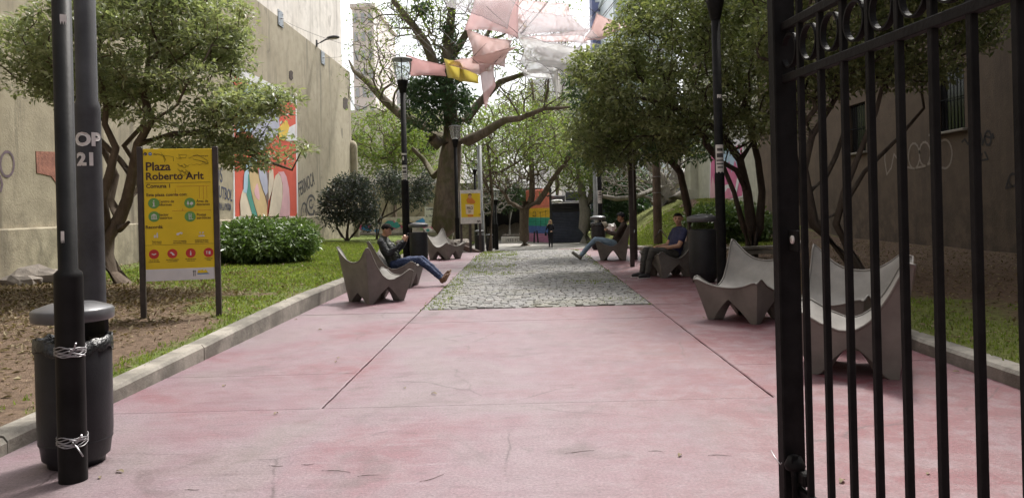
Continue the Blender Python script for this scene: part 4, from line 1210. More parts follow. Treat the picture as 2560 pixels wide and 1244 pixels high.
b = MB(); b.box((0.09, 0, 0.20), (0.16, 0.05, 0.06), bev=0.01); b.tube([(0.10, -0.03, 0.30), (0.10, -0.035, 0.24), (0.10, -0.03, -0.0)], 0.016, 8); b.build('drop_bolt', M['iron'], GT)
b = MB(); b.lathe([(0, 0), (0.045, 0.0), (0.05, 0.02), (0.03, 0.06), (0, 0.065)], 12, (0.075, -0.02, 0.225)); b.build('latch_knob', M['iron'], GT)
b = MB(); b.tube([(-0.075, -0.07, 0.27), (-0.03, -0.075, 0.255), (0.03, -0.072, 0.235), (0.05, -0.075, 0.25)], 0.0025, 5); b.build('loose_wire', M['wire'], GT)
# ================================================================== kiosk and things at the back
def corrug(b, p0, p1, z0, z1, pitch=0.11, depth=0.035, nrm=(0, -1, 0), m=0):
    p0, p1, nv = Vector(p0), Vector(p1), Vector(nrm)
    V, Fc = [], []
    n = int((z1 - z0) / pitch)
    zs = []
    for i in range(n):
        za = z0 + (z1 - z0) * i / n; h = (z1 - z0) / n
        zs += [(za, 0), (za + h * .35, depth), (za + h * .75, depth), (za + h * .98, 0)]
    zs.append((z1, 0))
    for z, d in zs:
        for p in (p0, p1): V.append((p.x + nv.x * d, p.y + nv.y * d, z))
    for i in range(len(zs) - 1): Fc.append((2 * i, 2 * i + 1, 2 * i + 3, 2 * i + 2))
    b.add(V, Fc, m); return b
KZ = -1.0
KX0, KX1, KY = 1.72, 3.95, 52.6       # front shutter
KB = (0.10, 56.0)                     # back corner of rainbow side
K = empty('kiosk', (2.4, 54, KZ), 'roller-shutter kiosk with rainbow striped side wall', 'kiosk')
M['shutter'] = plain('navy_shutter', (0.065, 0.075, 0.115), 0.45, 0, 0.25, 3)
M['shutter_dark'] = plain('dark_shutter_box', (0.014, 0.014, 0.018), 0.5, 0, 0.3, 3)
M['roof_sheet'] = plain('grey_roof_sheet', (0.13, 0.135, 0.15), 0.5, 0, 0.2, 3)
bands = [('pink', (0.55, 0.25, 0.40)), ('blue', (0.09, 0.17, 0.42)), ('green', (0.05, 0.36, 0.25)), ('yellow', (0.78, 0.52, 0.05)), ('red', (0.74, 0.24, 0.17))]
sd = Vector((KX0 - KB[0], KY - KB[1], 0)); sn = Vector((sd.y, -sd.x, 0)).normalized()
if sn.y > 0: sn = -sn
zz = [0.0, 0.62, 1.15, 1.75, 2.42, 3.75]
for (nm, cl), a, c in zip(bands, zz[:-1], zz[1:]):
    M['band_' + nm] = plain('shutter_' + nm, cl, 0.5, 0, 0.15, 4)
    b = MB(); corrug(b, (KB[0], KB[1], 0), (KX0, KY, 0), KZ + a, KZ + c - 0.002, nrm=sn)
    child(b.build(nm + '_band', M['band_' + nm]), K)
b = MB(); corrug(b, (KX0 + .12, KY, 0), (KX1, KY, 0), KZ, KZ + 2.12); child(b.build('front_shutter', M['shutter']), K)
b = MB(); corrug(b, (KX0 + .12, KY - .10, 0), (KX1, KY - .10, 0), KZ + 2.13, KZ + 2.72, 0.15); child(b.build('shutter_box', M['shutter_dark']), K)
b = MB(); b.box((KX0 + 0.04, KY - 0.05, KZ + 1.9), (0.16, 0.16, 3.8), bev=0.01); child(b.build('corner_post', M['steel_grey']), K)
b = MB(); b.box((KX1 + .05, KY, KZ + 1.4), (0.1, 0.12, 2.8)); child(b.build('corner_post', M['steel_grey']), K)
b = MB()
b.box(((KX0 + KX1) / 2 + 0.1, KY + 1.6, KZ + 1.35), (KX1 - KX0 - .2, 3.0, 2.65)); child(b.build('inner_wall', M['shutter_dark']), K)
b = MB()
for k in range(2):
    x0, x1 = (KX0 + .12, KX0 + 1.1) if k == 0 else (KX0 + 1.15, KX1)
    corrug(b, (x0, KY + 0.9 + .4 * k, 0), (x1, KY + 0.9 + .4 * k, 0), KZ + 2.8, KZ + (3.28 if k == 0 else 3.55), 0.13)
child(b.build('rear_sheeting', M['roof_sheet']), K)
b = MB(); b.prism([(KX0 + .1, KY - .35, KZ + 2.76), (KX1 + .1, KY - .35, KZ + 2.76), (KX1 + .1, KY + 2.6, KZ + 2.9), (KX0 + .1, KY + 2.6, KZ + 2.9)], (0, 0, 0.04)); child(b.build('roof', M['roof_sheet']), K)
b = MB(); b.blob((KX0 + .48, KY - .2, KZ + 2.86), (0.42, 0.25, 0.13), 4, 0.5, 14); child(b.build('white_tarpaulin', M['white']), K)
b = MB(); b.tube([(KX0 + .8, KY - .36, KZ + 2.82), (KX1, KY - .36, KZ + 2.82)], 0.025, 6); child(b.build('awning_rail', M['offwhite']), K)
# spray tag on the yellow band
b = MB()
for pts in ([(.42, 1.0), (.42, 2.2)], [(.62, 1.05), (.62, 2.15)], [(.84, 1.2), (.84, 2.25)], [(.56, 2.1), (.9, 2.2)], [(.30, 1.85), (.44, 1.88)], [(.30, 1.85), (.32, 2.15), (.44, 2.1)]):
    b.tube([Vector((KB[0], KB[1], 0)) + sd * u + sn * 0.045 + Vector((0, 0, KZ + z)) for u, z in pts], 0.014, 4)
child(b.build('spray_tag', M['spray_black']), K)
# boards leaning on the kiosk side
for k, (px_, lean) in enumerate(((1335, 0.30), (1345, 0.02))):
    b = MB(); b.box((0, 0, 0.42), (0.16, 0.05, 0.86), bev=0.01); o = b.build('leaning_board', M['shutter_dark']); p = W(px_, 603, 53.4); o.location = (p.x, 53.2, KZ); o.rotation_euler = (0.1, lean, R(-60))
    tag(o, ('dark board leaning askew against the rainbow wall', 'dark board standing upright against the rainbow wall')[k], 'board')

# low stone seat wall with painted numbers, left of the pollarded tree
b = MB(); b.box((0, 0, 0.22), (1.55, 0.5, 0.46), bev=0.02); lw = b.build('seat_wall', M['offwhite']); lw.location = (-0.98, 54, KZ); tag(lw, 'low pale concrete seat wall with scratched figures by the pollarded tree', 'seat wall')
text_mesh('1933 FC', 0.30, Matrix.Translation((-.5, -0.256, 0.10)) @ Matrix.Rotation(R(90), 4, 'X'), M['spray_black'], lw, 'lettering', 0.002)
b = MB()
for k in range(9): b.blob((-0.6 + .16 * k, 0.1 * math.sin(k * 2), 0.08), (0.16, 0.18, 0.10), k, 0.5, 8)
o = b.build('rubble', M['rock']); o.location = (-0.95, 54.05, KZ + 0.45); tag(o, 'rubble and dry brush heaped on the low seat wall', kind='stuff')
# dark tunnel mouth: an open lean-to shed behind
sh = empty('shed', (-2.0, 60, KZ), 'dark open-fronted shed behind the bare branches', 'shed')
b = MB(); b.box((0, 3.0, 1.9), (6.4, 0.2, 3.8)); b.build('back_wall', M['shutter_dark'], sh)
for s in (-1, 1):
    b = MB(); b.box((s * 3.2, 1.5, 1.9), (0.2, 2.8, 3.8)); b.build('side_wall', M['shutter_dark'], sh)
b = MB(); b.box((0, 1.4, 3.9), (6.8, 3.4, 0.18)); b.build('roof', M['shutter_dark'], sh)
b = MB()
N = 22
V = [( -3.0 + 6 * i / N, -1.2 + 2.4 * j / 8, -0.02 + (1.45 * (j / 8) ** 1.3) * (0.75 + 0.35 * mnoise.noise(Vector((i * .35, j * .4, 3))))) for j in range(9) for i in range(N + 1)]
b.add(V, [(j * (N + 1) + i, j * (N + 1) + i + 1, (j + 1) * (N + 1) + i + 1, (j + 1) * (N + 1) + i) for j in range(8) for i in range(N)], 0, True)
o = b.build('earth_bank', M['earth']); o.location = (-2.0, 60.2, KZ); tag(o, 'bank of bare earth and dry grass in the shed mouth', kind='structure')

# graffiti wall and the tall wall behind it
gw = empty('low_wall', (-8.2, 45.4, 0), 'low graffiti-covered wall behind the thin shrubs', 'wall')
b = MB(); b.box((0, 0, 0.35), (7.6, 0.25, 1.5)); b.build('wall', M['plaster_pale'], gw)
b = MB(); b.box((0, -0.35, 0.05), (7.8, 0.5, 0.26), bev=0.02); b.build('ledge', M['kerb'], gw)
gcol = {'g_pink': (0.58, 0.10, 0.24), 'g_teal': (0.05, 0.30, 0.30), 'g_blue': (0.05, 0.25, 0.55), 'g_cream': (0.6, 0.5, 0.36), 'g_white': (0.66, 0.66, 0.66), 'g_green': (0.22, 0.36, 0.16), 'g_dark': (0.03, 0.025, 0.04)}
for k_, v_ in gcol.items(): M[k_] = plain(k_, v_, 0.6, 0, 0.15)
rg = random.Random(11)
ks = list(gcol)
for i in range(46):
    cx, cz = rg.uniform(-2.6, 3.6), rg.uniform(0.22, 0.95)
    rr = rg.uniform(0.10, 0.34) * (1.2 - i / 60); n = rg.randint(4, 9); mk = ks[i % len(ks)] if i > 6 else ('g_pink', 'g_teal')[i % 2]
    pts = [(cx + rr * rg.uniform(.5, 1.5) * math.cos(6.283 * a / n), -0.129 - 0.0012 * i, min(1.08, max(0.19, cz + rr * .8 * rg.uniform(.6, 1.3) * math.sin(6.283 * a / n)))) for a in range(n)]
    b = MB(); b.prism(pts, (0, 0.001, 0)); b.build('painted_shape', M[mk], gw)
tw = empty('back_wall', (-16, 56, -1), 'tall beige rendered wall closing the plaza behind the graffiti', 'wall')
b = MB(); b.box((2, 0, 2.1), (22, 0.4, 4.3)); b.box((2, -0.06, 4.3), (22.2, 0.6, 0.16)); b.build('wall', M['plaster'], tw)
b = MB(); b.box((0.2, 5.5, 5.0), (21, 10, 10)); b.build('upper_house', M['plaster_pale'], tw)
for k in range(4):
    b = MB(); b.box((1.0 + 2.6 * k, 0.42, 7.4), (1.2, 0.1, 1.6)); b.build('window', M['dark_glass'], tw)
bn = W(1081, 537, 44.7)
b = MB()
V = []
for j in range(9):
    for i in range(13):
        u, v = i / 12, j / 8
        V.append((-0.45 + .9 * u, 0.05 * math.sin(u * 9) * (1 - .4 * v), 0.5 - 1.05 * v - 0.05 * math.sin(u * 3.14) * (1 - v)))
b.add(V, [(j * 13 + i, j * 13 + i + 1, (j + 1) * 13 + i + 1, (j + 1) * 13 + i) for j in range(8) for i in range(12)], 0, True)
ban = b.build('banner', M['white']); ban.location = bn; tag(ban, 'white hand-lettered cloth banner hung beside the thick trunk', 'banner')
for tx, u, z in (('ASAMBLEA', -.36, .28), ('Y', -.05, .08), ('A. TRABAJO', -.38, -.12), ('A', -.05, -.28), ('TODOS', -.22, -.46)):
    text_mesh(tx, 0.17, Matrix.Translation((u, -0.075, z)) @ Matrix.Rotation(R(90), 4, 'X'), M['spray_blue'], ban, 'lettering', 0.003, sx=.8)
rb = empty('back_wall', (12, 58, 0), 'low grey-blue wall behind the sprawling pale tree on the hill', 'wall')
M['blue_grey'] = plain('blue_grey_paint', (0.17, 0.19, 0.25), 0.8, 0, 0.2, 1.5)
b = MB(); b.box((0, 0, 1.4), (14, 0.4, 4.2)); b.build('wall', M['blue_grey'], rb)
b = MB(); b.box((-6.2, -0.6, 1.5), (1.2, 0.9, 3.2)); b.build('door_box', M['shutter'], rb)

# --- brush mound with rocks round the big trunk
rr_ = random.Random(5)
for k in range(16):
    x, y = rr_.uniform(-5.2, -2.7), rr_.uniform(30.5, 34.2)
    s = rr_.uniform(0.18, 0.42)
    b = MB(); b.blob((0, 0, 0), (s * 1.3, s, s * .62), k, 0.7, 10, smooth=False)
    o = b.build('rock', M['rock']); o.location = (x, y, max(lawn_left(x, y), pathz(y)) + s * .3); o.rotation_euler = (0, 0, rr_.uniform(0, 6))
    tag(o, 'rough grey-brown rock in the heap around the thick trunk', 'rock', 'rocks around the thick trunk')
for k, (px_, py_, Y, s) in enumerate(((52, 728, 13.2, .30), (98, 726, 13.6, .42), (140, 722, 13.8, .35))):
    p = W(px_, py_, Y); z = lawn_left(p.x, p.y)
    b = MB(); b.blob((0, 0, 0), (s * 1.2, s * .7, s * .45), 20 + k, 0.5, 10, smooth=False); o = b.build('rock', M['rock']); o.location = (p.x, p.y, z + s * .2)
    tag(o, ('small blocky rock at the foot of the ochre wall', 'long flat rock at the foot of the ochre wall', 'dark rock half hidden behind the black lamp post')[k], 'rock')
# pale bench slab on the right bed
b = MB(); b.prism([(-0.62, -.2, 0), (0.6, -.2, 0.03), (0.62, .2, 0.03), (-0.6, .25, 0.0)], (0, 0, 0.05)); b.prism([(-0.5, -.16, 0), (0.5, -.16, 0.0), (0.35, .1, 0.0), (-0.3, .15, 0.0)], (0, 0, -0.10))
o = b.build('bench_slab', M['kerb']); o.location = (5.15, 17.2, 0.42); tag(o, 'pale broken bench slab on the dark earth behind the lamp post', 'slab')

# --- far city blocks, sky glare painted in as washed-out wall and window colours
def block(px0, px1, pytop, Y, depth, mat, label, floors, cols, name='apartment_building', win='far_win'):
    a, c = W(px0, 500, Y), W(px1, 500, Y); top = W((px0 + px1) / 2, pytop, Y).z
    w = c.x - a.x
    t = empty(name, ((a.x + c.x) / 2, Y, -1), label, 'building')
    h = top + 1
    b = MB(); b.box((0, depth / 2, h / 2), (w, depth, h)); b.build('wall', mat, t)
    b = MB(); b.box((0, depth / 2, h + .25), (w + .5, depth + .5, 0.5)); b.build('roof', mat, t)
    z0 = max(5, h * .25)
    for i in range(cols):
        for j in range(floors):
            wv = MB(); ww, wh = w / cols * .5, (h - z0) / floors * .5
            wv.box((-w / 2 + w * (i + .5) / cols, -0.04, z0 + (h - z0) * (j + .45) / floors), (ww, 0.2, wh)); wd = wv.build('window', M[win], t)
    return t
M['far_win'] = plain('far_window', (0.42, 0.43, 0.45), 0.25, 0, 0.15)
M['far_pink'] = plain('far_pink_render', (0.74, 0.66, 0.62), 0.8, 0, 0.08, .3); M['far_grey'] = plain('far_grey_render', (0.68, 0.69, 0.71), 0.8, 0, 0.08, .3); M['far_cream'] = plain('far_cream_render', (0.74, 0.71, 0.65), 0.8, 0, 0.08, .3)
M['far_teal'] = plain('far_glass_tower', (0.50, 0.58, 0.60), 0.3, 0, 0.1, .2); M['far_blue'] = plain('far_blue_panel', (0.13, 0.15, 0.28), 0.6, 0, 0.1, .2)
block(892, 945, 20, 95, 16, M['far_pink'], 'pinkish apartment block just beyond the end of the ochre wall', 9, 3)
block(955, 1075, 215, 120, 14, M['far_grey'], 'low grey block far behind the lantern', 5, 6)
block(1330, 1402, 205, 130, 14, M['far_grey'], 'small far grey block seen below the net sail', 4, 4)
block(1405, 1475, 165, 110, 14, M['far_cream'], 'far cream block beside the small grey one', 5, 4)
block(1545, 1700, -60, 90, 16, M['far_teal'], 'pale glass tower behind the dark tree', 9, 6, 'glass_tower')
bt = block(1492, 1524, -80, 105, 4, M['far_blue'], 'narrow dark blue tower shaft beside the pink sail', 10, 1, 'tower')

# --- shade sails slung between the trees
M['sail_pink'] = m_cloth('pink_sail', (0.78, 0.58, 0.59), 0.6, 0.66); M['sail_rose'] = m_cloth('rose_sail', (0.80, 0.62, 0.60), 0.6, 0.72); M['sail_yellow'] = m_cloth('yellow_sail', (0.82, 0.75, 0.34), 0.6); M['sail_white'] = m_cloth('white_net_sail', (0.70, 0.70, 0.70), 0.5, 0.5); M['sail_grey'] = m_cloth('grey_net_sail', (0.62, 0.60, 0.63), 0.5, 0.35); M['sail_pink2'] = m_cloth('pale_pink_net', (0.80, 0.62, 0.62), 0.6, 0.45); M['sail_red'] = m_cloth('faded_red_sail', (0.75, 0.50, 0.50), 0.55, 0.78)
def sail(label, corners, mat, sag=0.15, pull=0.12, seed=0, fold=0.05):
    P = [W(*c) for c in corners]
    cen = sum(P, Vector()) / 4
    n = 14; V = []
    nr = (P[2] - P[0]).cross(P[3] - P[1]).normalized()
    for j in range(n + 1):
        for i in range(n + 1):
            u, v = i / n, j / n
            p = P[0] * (1 - u) * (1 - v) + P[1] * u * (1 - v) + P[2] * u * v + P[3] * (1 - u) * v
            e = max(4 * u * (1 - u) * abs(2 * v - 1), 4 * v * (1 - v) * abs(2 * u - 1))
            p = p + (cen - p) * pull * e
            p += nr * sag * 16 * u * (1 - u) * v * (1 - v) + Vector((0, 0, -sag * .5)) * 4 * u * (1 - u) * 4 * v * (1 - v)
            p += nr * (2.2 * fold * mnoise.noise(p * 1.6 + Vector((seed * 5, 0, 0))) + fold * mnoise.noise(Vector((p.x * 6, p.y * 2, p.z * 3 + seed))))
            V.append(p - cen)
    b = MB(); b.add(V, [(j * (n + 1) + i, j * (n + 1) + i + 1, (j + 1) * (n + 1) + i + 1, (j + 1) * (n + 1) + i) for j in range(n) for i in range(n)], 0, True)
    t = empty('shade_sail', cen, label, 'shade sail', 0, 'cloth shade sails overhead')
    cl = b.build('cloth', M[mat], t)
    md = cl.modifiers.new('thick', 'SOLIDIFY'); md.thickness = 0.004
    for e, nm in (([i for i in range(n + 1)], 'hem'), ([n * (n + 1) + i for i in range(n + 1)], 'hem'), ([j * (n + 1) for j in range(n + 1)], 'hem'), ([j * (n + 1) + n for j in range(n + 1)], 'hem')):
        h = MB(); h.tube([V[q] for q in e], 0.012, 5); h.build('hem', M[mat.replace('white', 'grey')], t)
    for q, (dx, dz) in ((0, (-1.4, 1.5)), (1, (1.4, 1.7))):
        p = P[q] - cen
        h = MB(); h.tube([p, p + Vector((dx * .5, .3, dz * .45)), p + Vector((dx * 1.3, .8, dz * 1.3))], 0.009, 4); h.build('cord', M['spray_black'], t)
    return t
sail('tall pink sail hanging vertically from the top', [(1196, -90, 22.5), (1314, -90, 22.0), (1293, 95, 23.0), (1166, 74, 24)], 'sail_pink', 0.35, .10, 1)
sail('lower pink sail folded under the tall one', [(1166, 74, 24), (1282, 104, 23), (1262, 168, 22.6), (1184, 160, 23.6)], 'sail_rose', 0.3, .15, 2)
sail('pale pink sail sweeping across to a high corner', [(1108, 160, 24.5), (1185, 140, 23.5), (1290, 118, 22.5), (1200, 188, 23)], 'sail_rose', 0.25, .10, 3)
sail('narrow pink tail hanging to a point', [(1196, 160, 23), (1236, 158, 22.8), (1238, 214, 22.8), (1213, 274, 22.8)], 'sail_pink', 0.12, .10, 4)
sail('long faded red sail strip tied near the lantern', [(1018, 139, 25), (1116, 166, 24.6), (1114, 190, 24.4), (1024, 188, 25)], 'sail_red', 0.12, .08, 5)
sail('bright yellow sail pocket', [(1109, 146, 24.2), (1150, 152, 24), (1166, 204, 23.8), (1122, 196, 24)], 'sail_yellow', 0.3, .08, 6)
sail('flat yellow sail corner beside the yellow pocket', [(1148, 154, 24.1), (1196, 190, 23.9), (1194, 208, 23.9), (1150, 204, 24.1)], 'sail_yellow', 0.12, .08, 7)
sail('wide white net sail slung towards the dark tree', [(1292, 82, 23), (1500, 128, 21), (1450, 192, 22), (1302, 150, 23.5)], 'sail_white', 0.5, .15, 8)
sail('second white net sail hanging in a shallow belly', [(1290, 150, 24), (1420, 150, 23), (1392, 190, 23.5), (1318, 180, 24)], 'sail_white', 0.3, .12, 9)
sail('pink sail peak beside the blue tower', [(1490, 34, 22), (1578, 64, 21), (1498, 100, 22), (1462, 104, 23)], 'sail_rose', 0.15, .10, 10)
sail('grey net sail spread across the top', [(1068, -28, 21), (1338, -70, 20), (1268, 74, 22), (1118, 16, 22)], 'sail_grey', 0.5, .12, 11)
sail('thin white strip of sail dangling to a point', [(1376, 178, 23), (1394, 176, 23), (1396, 232, 23), (1392, 254, 23)], 'sail_white', 0.05, .05, 12)
sail('broad pale net sail stretched from the tall pink sail to the blue tower', [(1300, 20, 22), (1480, 40, 21), (1500, 95, 21.5), (1300, 96, 23)], 'sail_grey', 0.4, .18, 13)
sail('long pale pink net strip sagging above the white nets', [(1292, 96, 23.5), (1475, 72, 22.5), (1470, 108, 22.5), (1330, 104, 23.5)], 'sail_pink2', 0.25, .14, 14)
sail('ragged white net scrap caught on the bare branch', [(1290, 168, 26), (1372, 180, 26), (1400, 200, 26), (1310, 192, 26)], 'sail_white', 0.2, .15, 15)
sail('faint pink net veil draped between the great tree and the white nets', [(1230, -20, 25), (1420, 10, 24), (1470, 80, 24), (1270, 96, 25)], 'sail_pink2', 0.5, .16, 16)
sail('faint white net veil hanging over the pollarded tree', [(1310, 96, 26), (1490, 108, 25), (1440, 170, 25), (1360, 176, 26)], 'sail_grey', 0.5, .16, 17)
def cable(label, pts, r=0.008):
    P = [Vector(p) for p in pts]; c = P[0]
    b = MB()
    Q = []
    for k in range(13):
        t = k / 12; Q.append(P[0].lerp(P[1], t) - Vector((0, 0, 0.25 * 4 * t * (1 - t))) - c)
    b.tube(Q, r, 4); o = b.build('cable', M['wire']); o.location = c; tag(o, label, 'cable')
cable('thin cable from the high anchor plate to the faded red sail', [onX(700, 47, WL + .14), W(1018, 139, 25)])
cable('thin cable from the lower anchor plate to the grey net sail', [onX(806, 145, WL + .14), W(1110, 60, 22)])
cable('thin cable from the net sail into the dark tree', [W(1500, 128, 21), W(1700, 90, 19)])
# ================================================================== trees and plants
def ell(px, py, Y, hw, hh, ry):
    """crown lobe: centre in the picture at distance Y, half sizes in pixels, depth radius in metres"""
    c = W(px, py, Y); k = Y / F
    return np.array(c), np.array((hw * k, ry, hh * k))
def sample(lobes, n, rng, shell=0.5, gap=0.0, gsc=0.8, spacing=0.0):
    vol = np.array([np.prod(r) for c, r in lobes]) ** 0.75; vol /= vol.sum()
    out = []
    tries = 0
    while len(out) < n and tries < n * 30:
        tries += 1
        c, r = lobes[rng.choice(len(lobes), p=vol)]
        d = rng.normal(size=3); d /= np.linalg.norm(d)
        q = rng.random() ** (1 / 3) if rng.random() > shell else 0.82 + 0.24 * rng.random()
        p = c + d * q * r
        if gap and mnoise.noise(Vector(p * gsc)) < -0.5 + gap: continue
        if spacing and out:
            a = np.array(out[-400:]);
            if np.min(np.sum((a - p) ** 2, 1)) < spacing ** 2: continue
        out.append(p)
    return np.array(out)
def grow(stems, tips, rng, rtip=0.006, step=0.3, power=0.5, wander=0.06, up=0.15):
    """connects tips to the stems; returns chains of (points, radii)"""
    P, par, fixr = [], [], []
    for st in stems:
        pv = -1
        if isinstance(st, tuple): pv, st = st
        for p, r in st:
            P.append(np.array(p, float)); par.append(pv); fixr.append(r); pv = len(P) - 1
    ns = len(P)
    root = P[0]
    order = np.argsort(np.min(np.linalg.norm(tips[:, None, :] - np.array(P)[None, :, :], axis=2), axis=1))
    buf = np.zeros((ns + len(tips) * 12, 3)); buf[:ns] = P
    depth = np.zeros(len(buf)); n = ns
    for i in range(ns):
        depth[i] = 0 if par[i] < 0 else depth[par[i]] + np.linalg.norm(P[i] - P[par[i]])
    isleafend = []
    for t in order:
        q = tips[t]
        d = np.linalg.norm(buf[:n] - q, axis=1)
        cost = d + 0.22 * depth[:n] + 0.5 * np.maximum(0, buf[:n, 2] - q[2])
        b = int(np.argmin(cost)); L = d[b]
        k = max(1, min(10, int(L / step)))
        a = buf[b].copy(); pv = b
        off = rng.normal(size=3) * wander * L
        for s in range(1, k + 1):
            u = s / k
            w = 4 * u * (1 - u)
            p = a + (q - a) * u + off * w + np.array((0, 0, up * L * w * 0.5)) + rng.normal(size=3) * 0.02 * (s < k)
            buf[n] = p; par.append(pv); fixr.append(None); depth[n] = depth[pv] + L / k; pv = n; n += 1
        isleafend.append(pv)
    cnt = np.zeros(n)
    for e in isleafend: cnt[e] += 1
    for i in range(n - 1, -1, -1):
        if par[i] >= 0: cnt[par[i]] += cnt[i]
    rad = np.zeros(n)
    for i in range(n): rad[i] = fixr[i] if fixr[i] is not None else rtip * max(1, cnt[i]) ** power
    for i in range(n):
        if par[i] >= 0 and fixr[i] is None: rad[i] = min(rad[i], rad[par[i]] * 0.92)
    kids = [[] for _ in range(n)]
    for i in range(n):
        if par[i] >= 0: kids[par[i]].append(i)
    chains = []
    stack = [(-1, i) for i in range(n) if par[i] < 0]
    while stack:
        pv, i = stack.pop()
        ch = ([pv] if pv >= 0 else []) + [i]
        while kids[i]:
            ks = sorted(kids[i], key=lambda k: -cnt[k] - (1000 if fixr[k] is not None else 0))
            for k in ks[1:]: stack.append((i, k))
            i = ks[0]; ch.append(i)
        pts = [buf[k] for k in ch]; rs = [rad[k] for k in ch]
        if pv >= 0: rs[0] = min(rs[0], rs[1] * 1.25)
        chains.append((pts, rs))
    return chains
def wood_mesh(name, chains, mat, rmin=0.0):
    b = MB()
    for pts, rs in chains:
        r = rs[0]
        n = 12 if r > 0.12 else 8 if r > 0.05 else 5 if r > 0.015 else 3
        b.tube(pts, [max(x, rmin) for x in rs], n, cap=False)
    return b.mesh(name, mat)
def leaf_mesh(name, centres, per, spread, size, mat, rng, up=0.55, droop=0.0, asp=0.42, flat=0.75, fold=0.25):
    n = len(centres) * per
    c = np.repeat(centres, per, axis=0)
    o = rng.normal(size=(n, 3)); o /= np.linalg.norm(o, axis=1)[:, None]
    o *= (rng.random(n) ** 0.5)[:, None] * spread
    o[:, 2] *= flat
    p = c + o
    d = o / (np.linalg.norm(o, axis=1)[:, None] + 1e-6) + rng.normal(size=(n, 3)) * 0.55
    d[:, 2] -= droop
    d /= np.linalg.norm(d, axis=1)[:, None]
    nr = rng.normal(size=(n, 3)) * (1 - up) ; nr[:, 2] += up * 1.6
    s = np.cross(d, nr); s /= (np.linalg.norm(s, axis=1)[:, None] + 1e-9)
    nn = np.cross(s, d)
    L = size * (0.45 + 1.0 * rng.random(n) ** 1.4)[:, None]
    w = L * asp * 0.5
    V = np.empty((n, 4, 3))
    V[:, 0] = p
    V[:, 1] = p + d * L * 0.5 + s * w + nn * w * fold
    V[:, 2] = p + d * L - nn * L * 0.06
    V[:, 3] = p + d * L * 0.5 - s * w + nn * w * fold
    k = np.arange(n)[:, None] * 4
    T = np.concatenate([k + np.array([[0, 1, 2]]), k + np.array([[0, 2, 3]])], 0)
    return np_mesh(name, V.reshape(-1, 3), T, mat)
def tree(name, base, label, stems, lobes, ntips, per, spread, lsize, leaf, bark, seed, cat='tree', group=None, gap=0.0, shell=0.5, rtip=0.006, power=0.5, up=0.55, droop=0.0, leaf_frac=1.0, wander=0.06, extra_tips=None, asp=0.42, flat=0.75, gsc=0.8, branch_up=0.15, spacing=0.0):
    rng = np.random.default_rng(seed)
    tips = sample(lobes, ntips, rng, shell, gap, gsc, spacing)
    if extra_tips is not None: tips = np.concatenate([tips, extra_tips])
    ch = grow(stems, tips, rng, rtip, wander=wander, power=power, up=branch_up)
    root = empty(name, base, label, cat, 0, group)
    inv = Matrix.Translation(-Vector(base))
    me = wood_mesh('trunk', ch, M[bark]); me.transform(inv); link('trunk', me, root)
    if leaf:
        lt = tips if leaf_frac >= 1 else tips[rng.random(len(tips)) < leaf_frac]
        me = leaf_mesh('crown', lt, per, spread, lsize, M[leaf], rng, up, droop, asp, flat); me.transform(inv); link('crown', me, root)
    return root

# --- gnarled tree in front of the ochre wall
bz = lawn_left(-6.9, 13.4)
B = Vector((-7.05, 13.4, bz - 0.1))
def q(px, py, Y=13.4): return tuple(W(px, py, Y))
stems = [[(tuple(B), .17), (q(262, 640), .15), (q(268, 590), .13), (q(300, 545), .11), (q(318, 500), .10), (q(330, 440, 13.2), .085), (q(345, 360, 13), .075), (q(380, 300, 12.8), .06)],
         (2, [(q(262, 560, 13.3), .11), (q(255, 500, 13.2), .085), (q(275, 430, 13.0), .07), (q(290, 370, 13), .06), (q(262, 310, 13), .05)]),
         (3, [(q(275, 500, 13.6), .075), (q(290, 440, 13.7), .06), (q(262, 380, 13.8), .055), (q(220, 320, 13.8), .045)]),
         (4, [(q(350, 470, 13.8), .06), (q(342, 410, 14), .055), (q(310, 365, 14), .05), (q(360, 310, 14), .04)]),
         (5, [(q(300, 400, 13.4), .05), (q(250, 350, 13.4), .045), (q(200, 300, 13.4), .04)]),
         (6, [(q(430, 335, 12.8), .05), (q(520, 330, 12.8), .042), (q(590, 370, 12.8), .036), (q(660, 400, 12.9), .028), (q(730, 425, 13), .02)]),
         (3, [(q(300, 575, 13.3), .05), (q(322, 555, 13.2), .03)])]
stems = [s if isinstance(s, list) else s for s in stems]
lobes = [ell(330, 120, 13.2, 250, 130, 1.6), ell(120, 130, 13.4, 120, 95, 1.0), ell(90, 215, 13.5, 60, 30, .6), ell(480, 60, 13.4, 130, 110, 1.3), ell(480, 250, 12.9, 190, 80, 1.2), ell(620, 300, 12.8, 120, 75, .9), ell(640, 380, 12.9, 120, 40, .7), ell(740, 365, 13, 60, 30, .45), ell(540, 370, 13, 130, 35, .8), ell(250, 240, 13.3, 120, 50, 1.0), ell(330, 10, 13.6, 220, 70, 1.4), ell(560, 130, 13.4, 60, 60, .6), ell(690, 250, 12.9, 55, 35, .45)]
tree('gnarled_tree', B, 'gnarled spreading tree with grey-green leaves before the ochre wall', stems, lobes, 1350, 34, 0.22, 0.10, 'leaf_grey', 'bark_brown', 1, gap=0.28, gsc=1.1, rtip=0.0042, power=0.45, asp=0.45, up=0.6, flat=0.38, spacing=0.14)

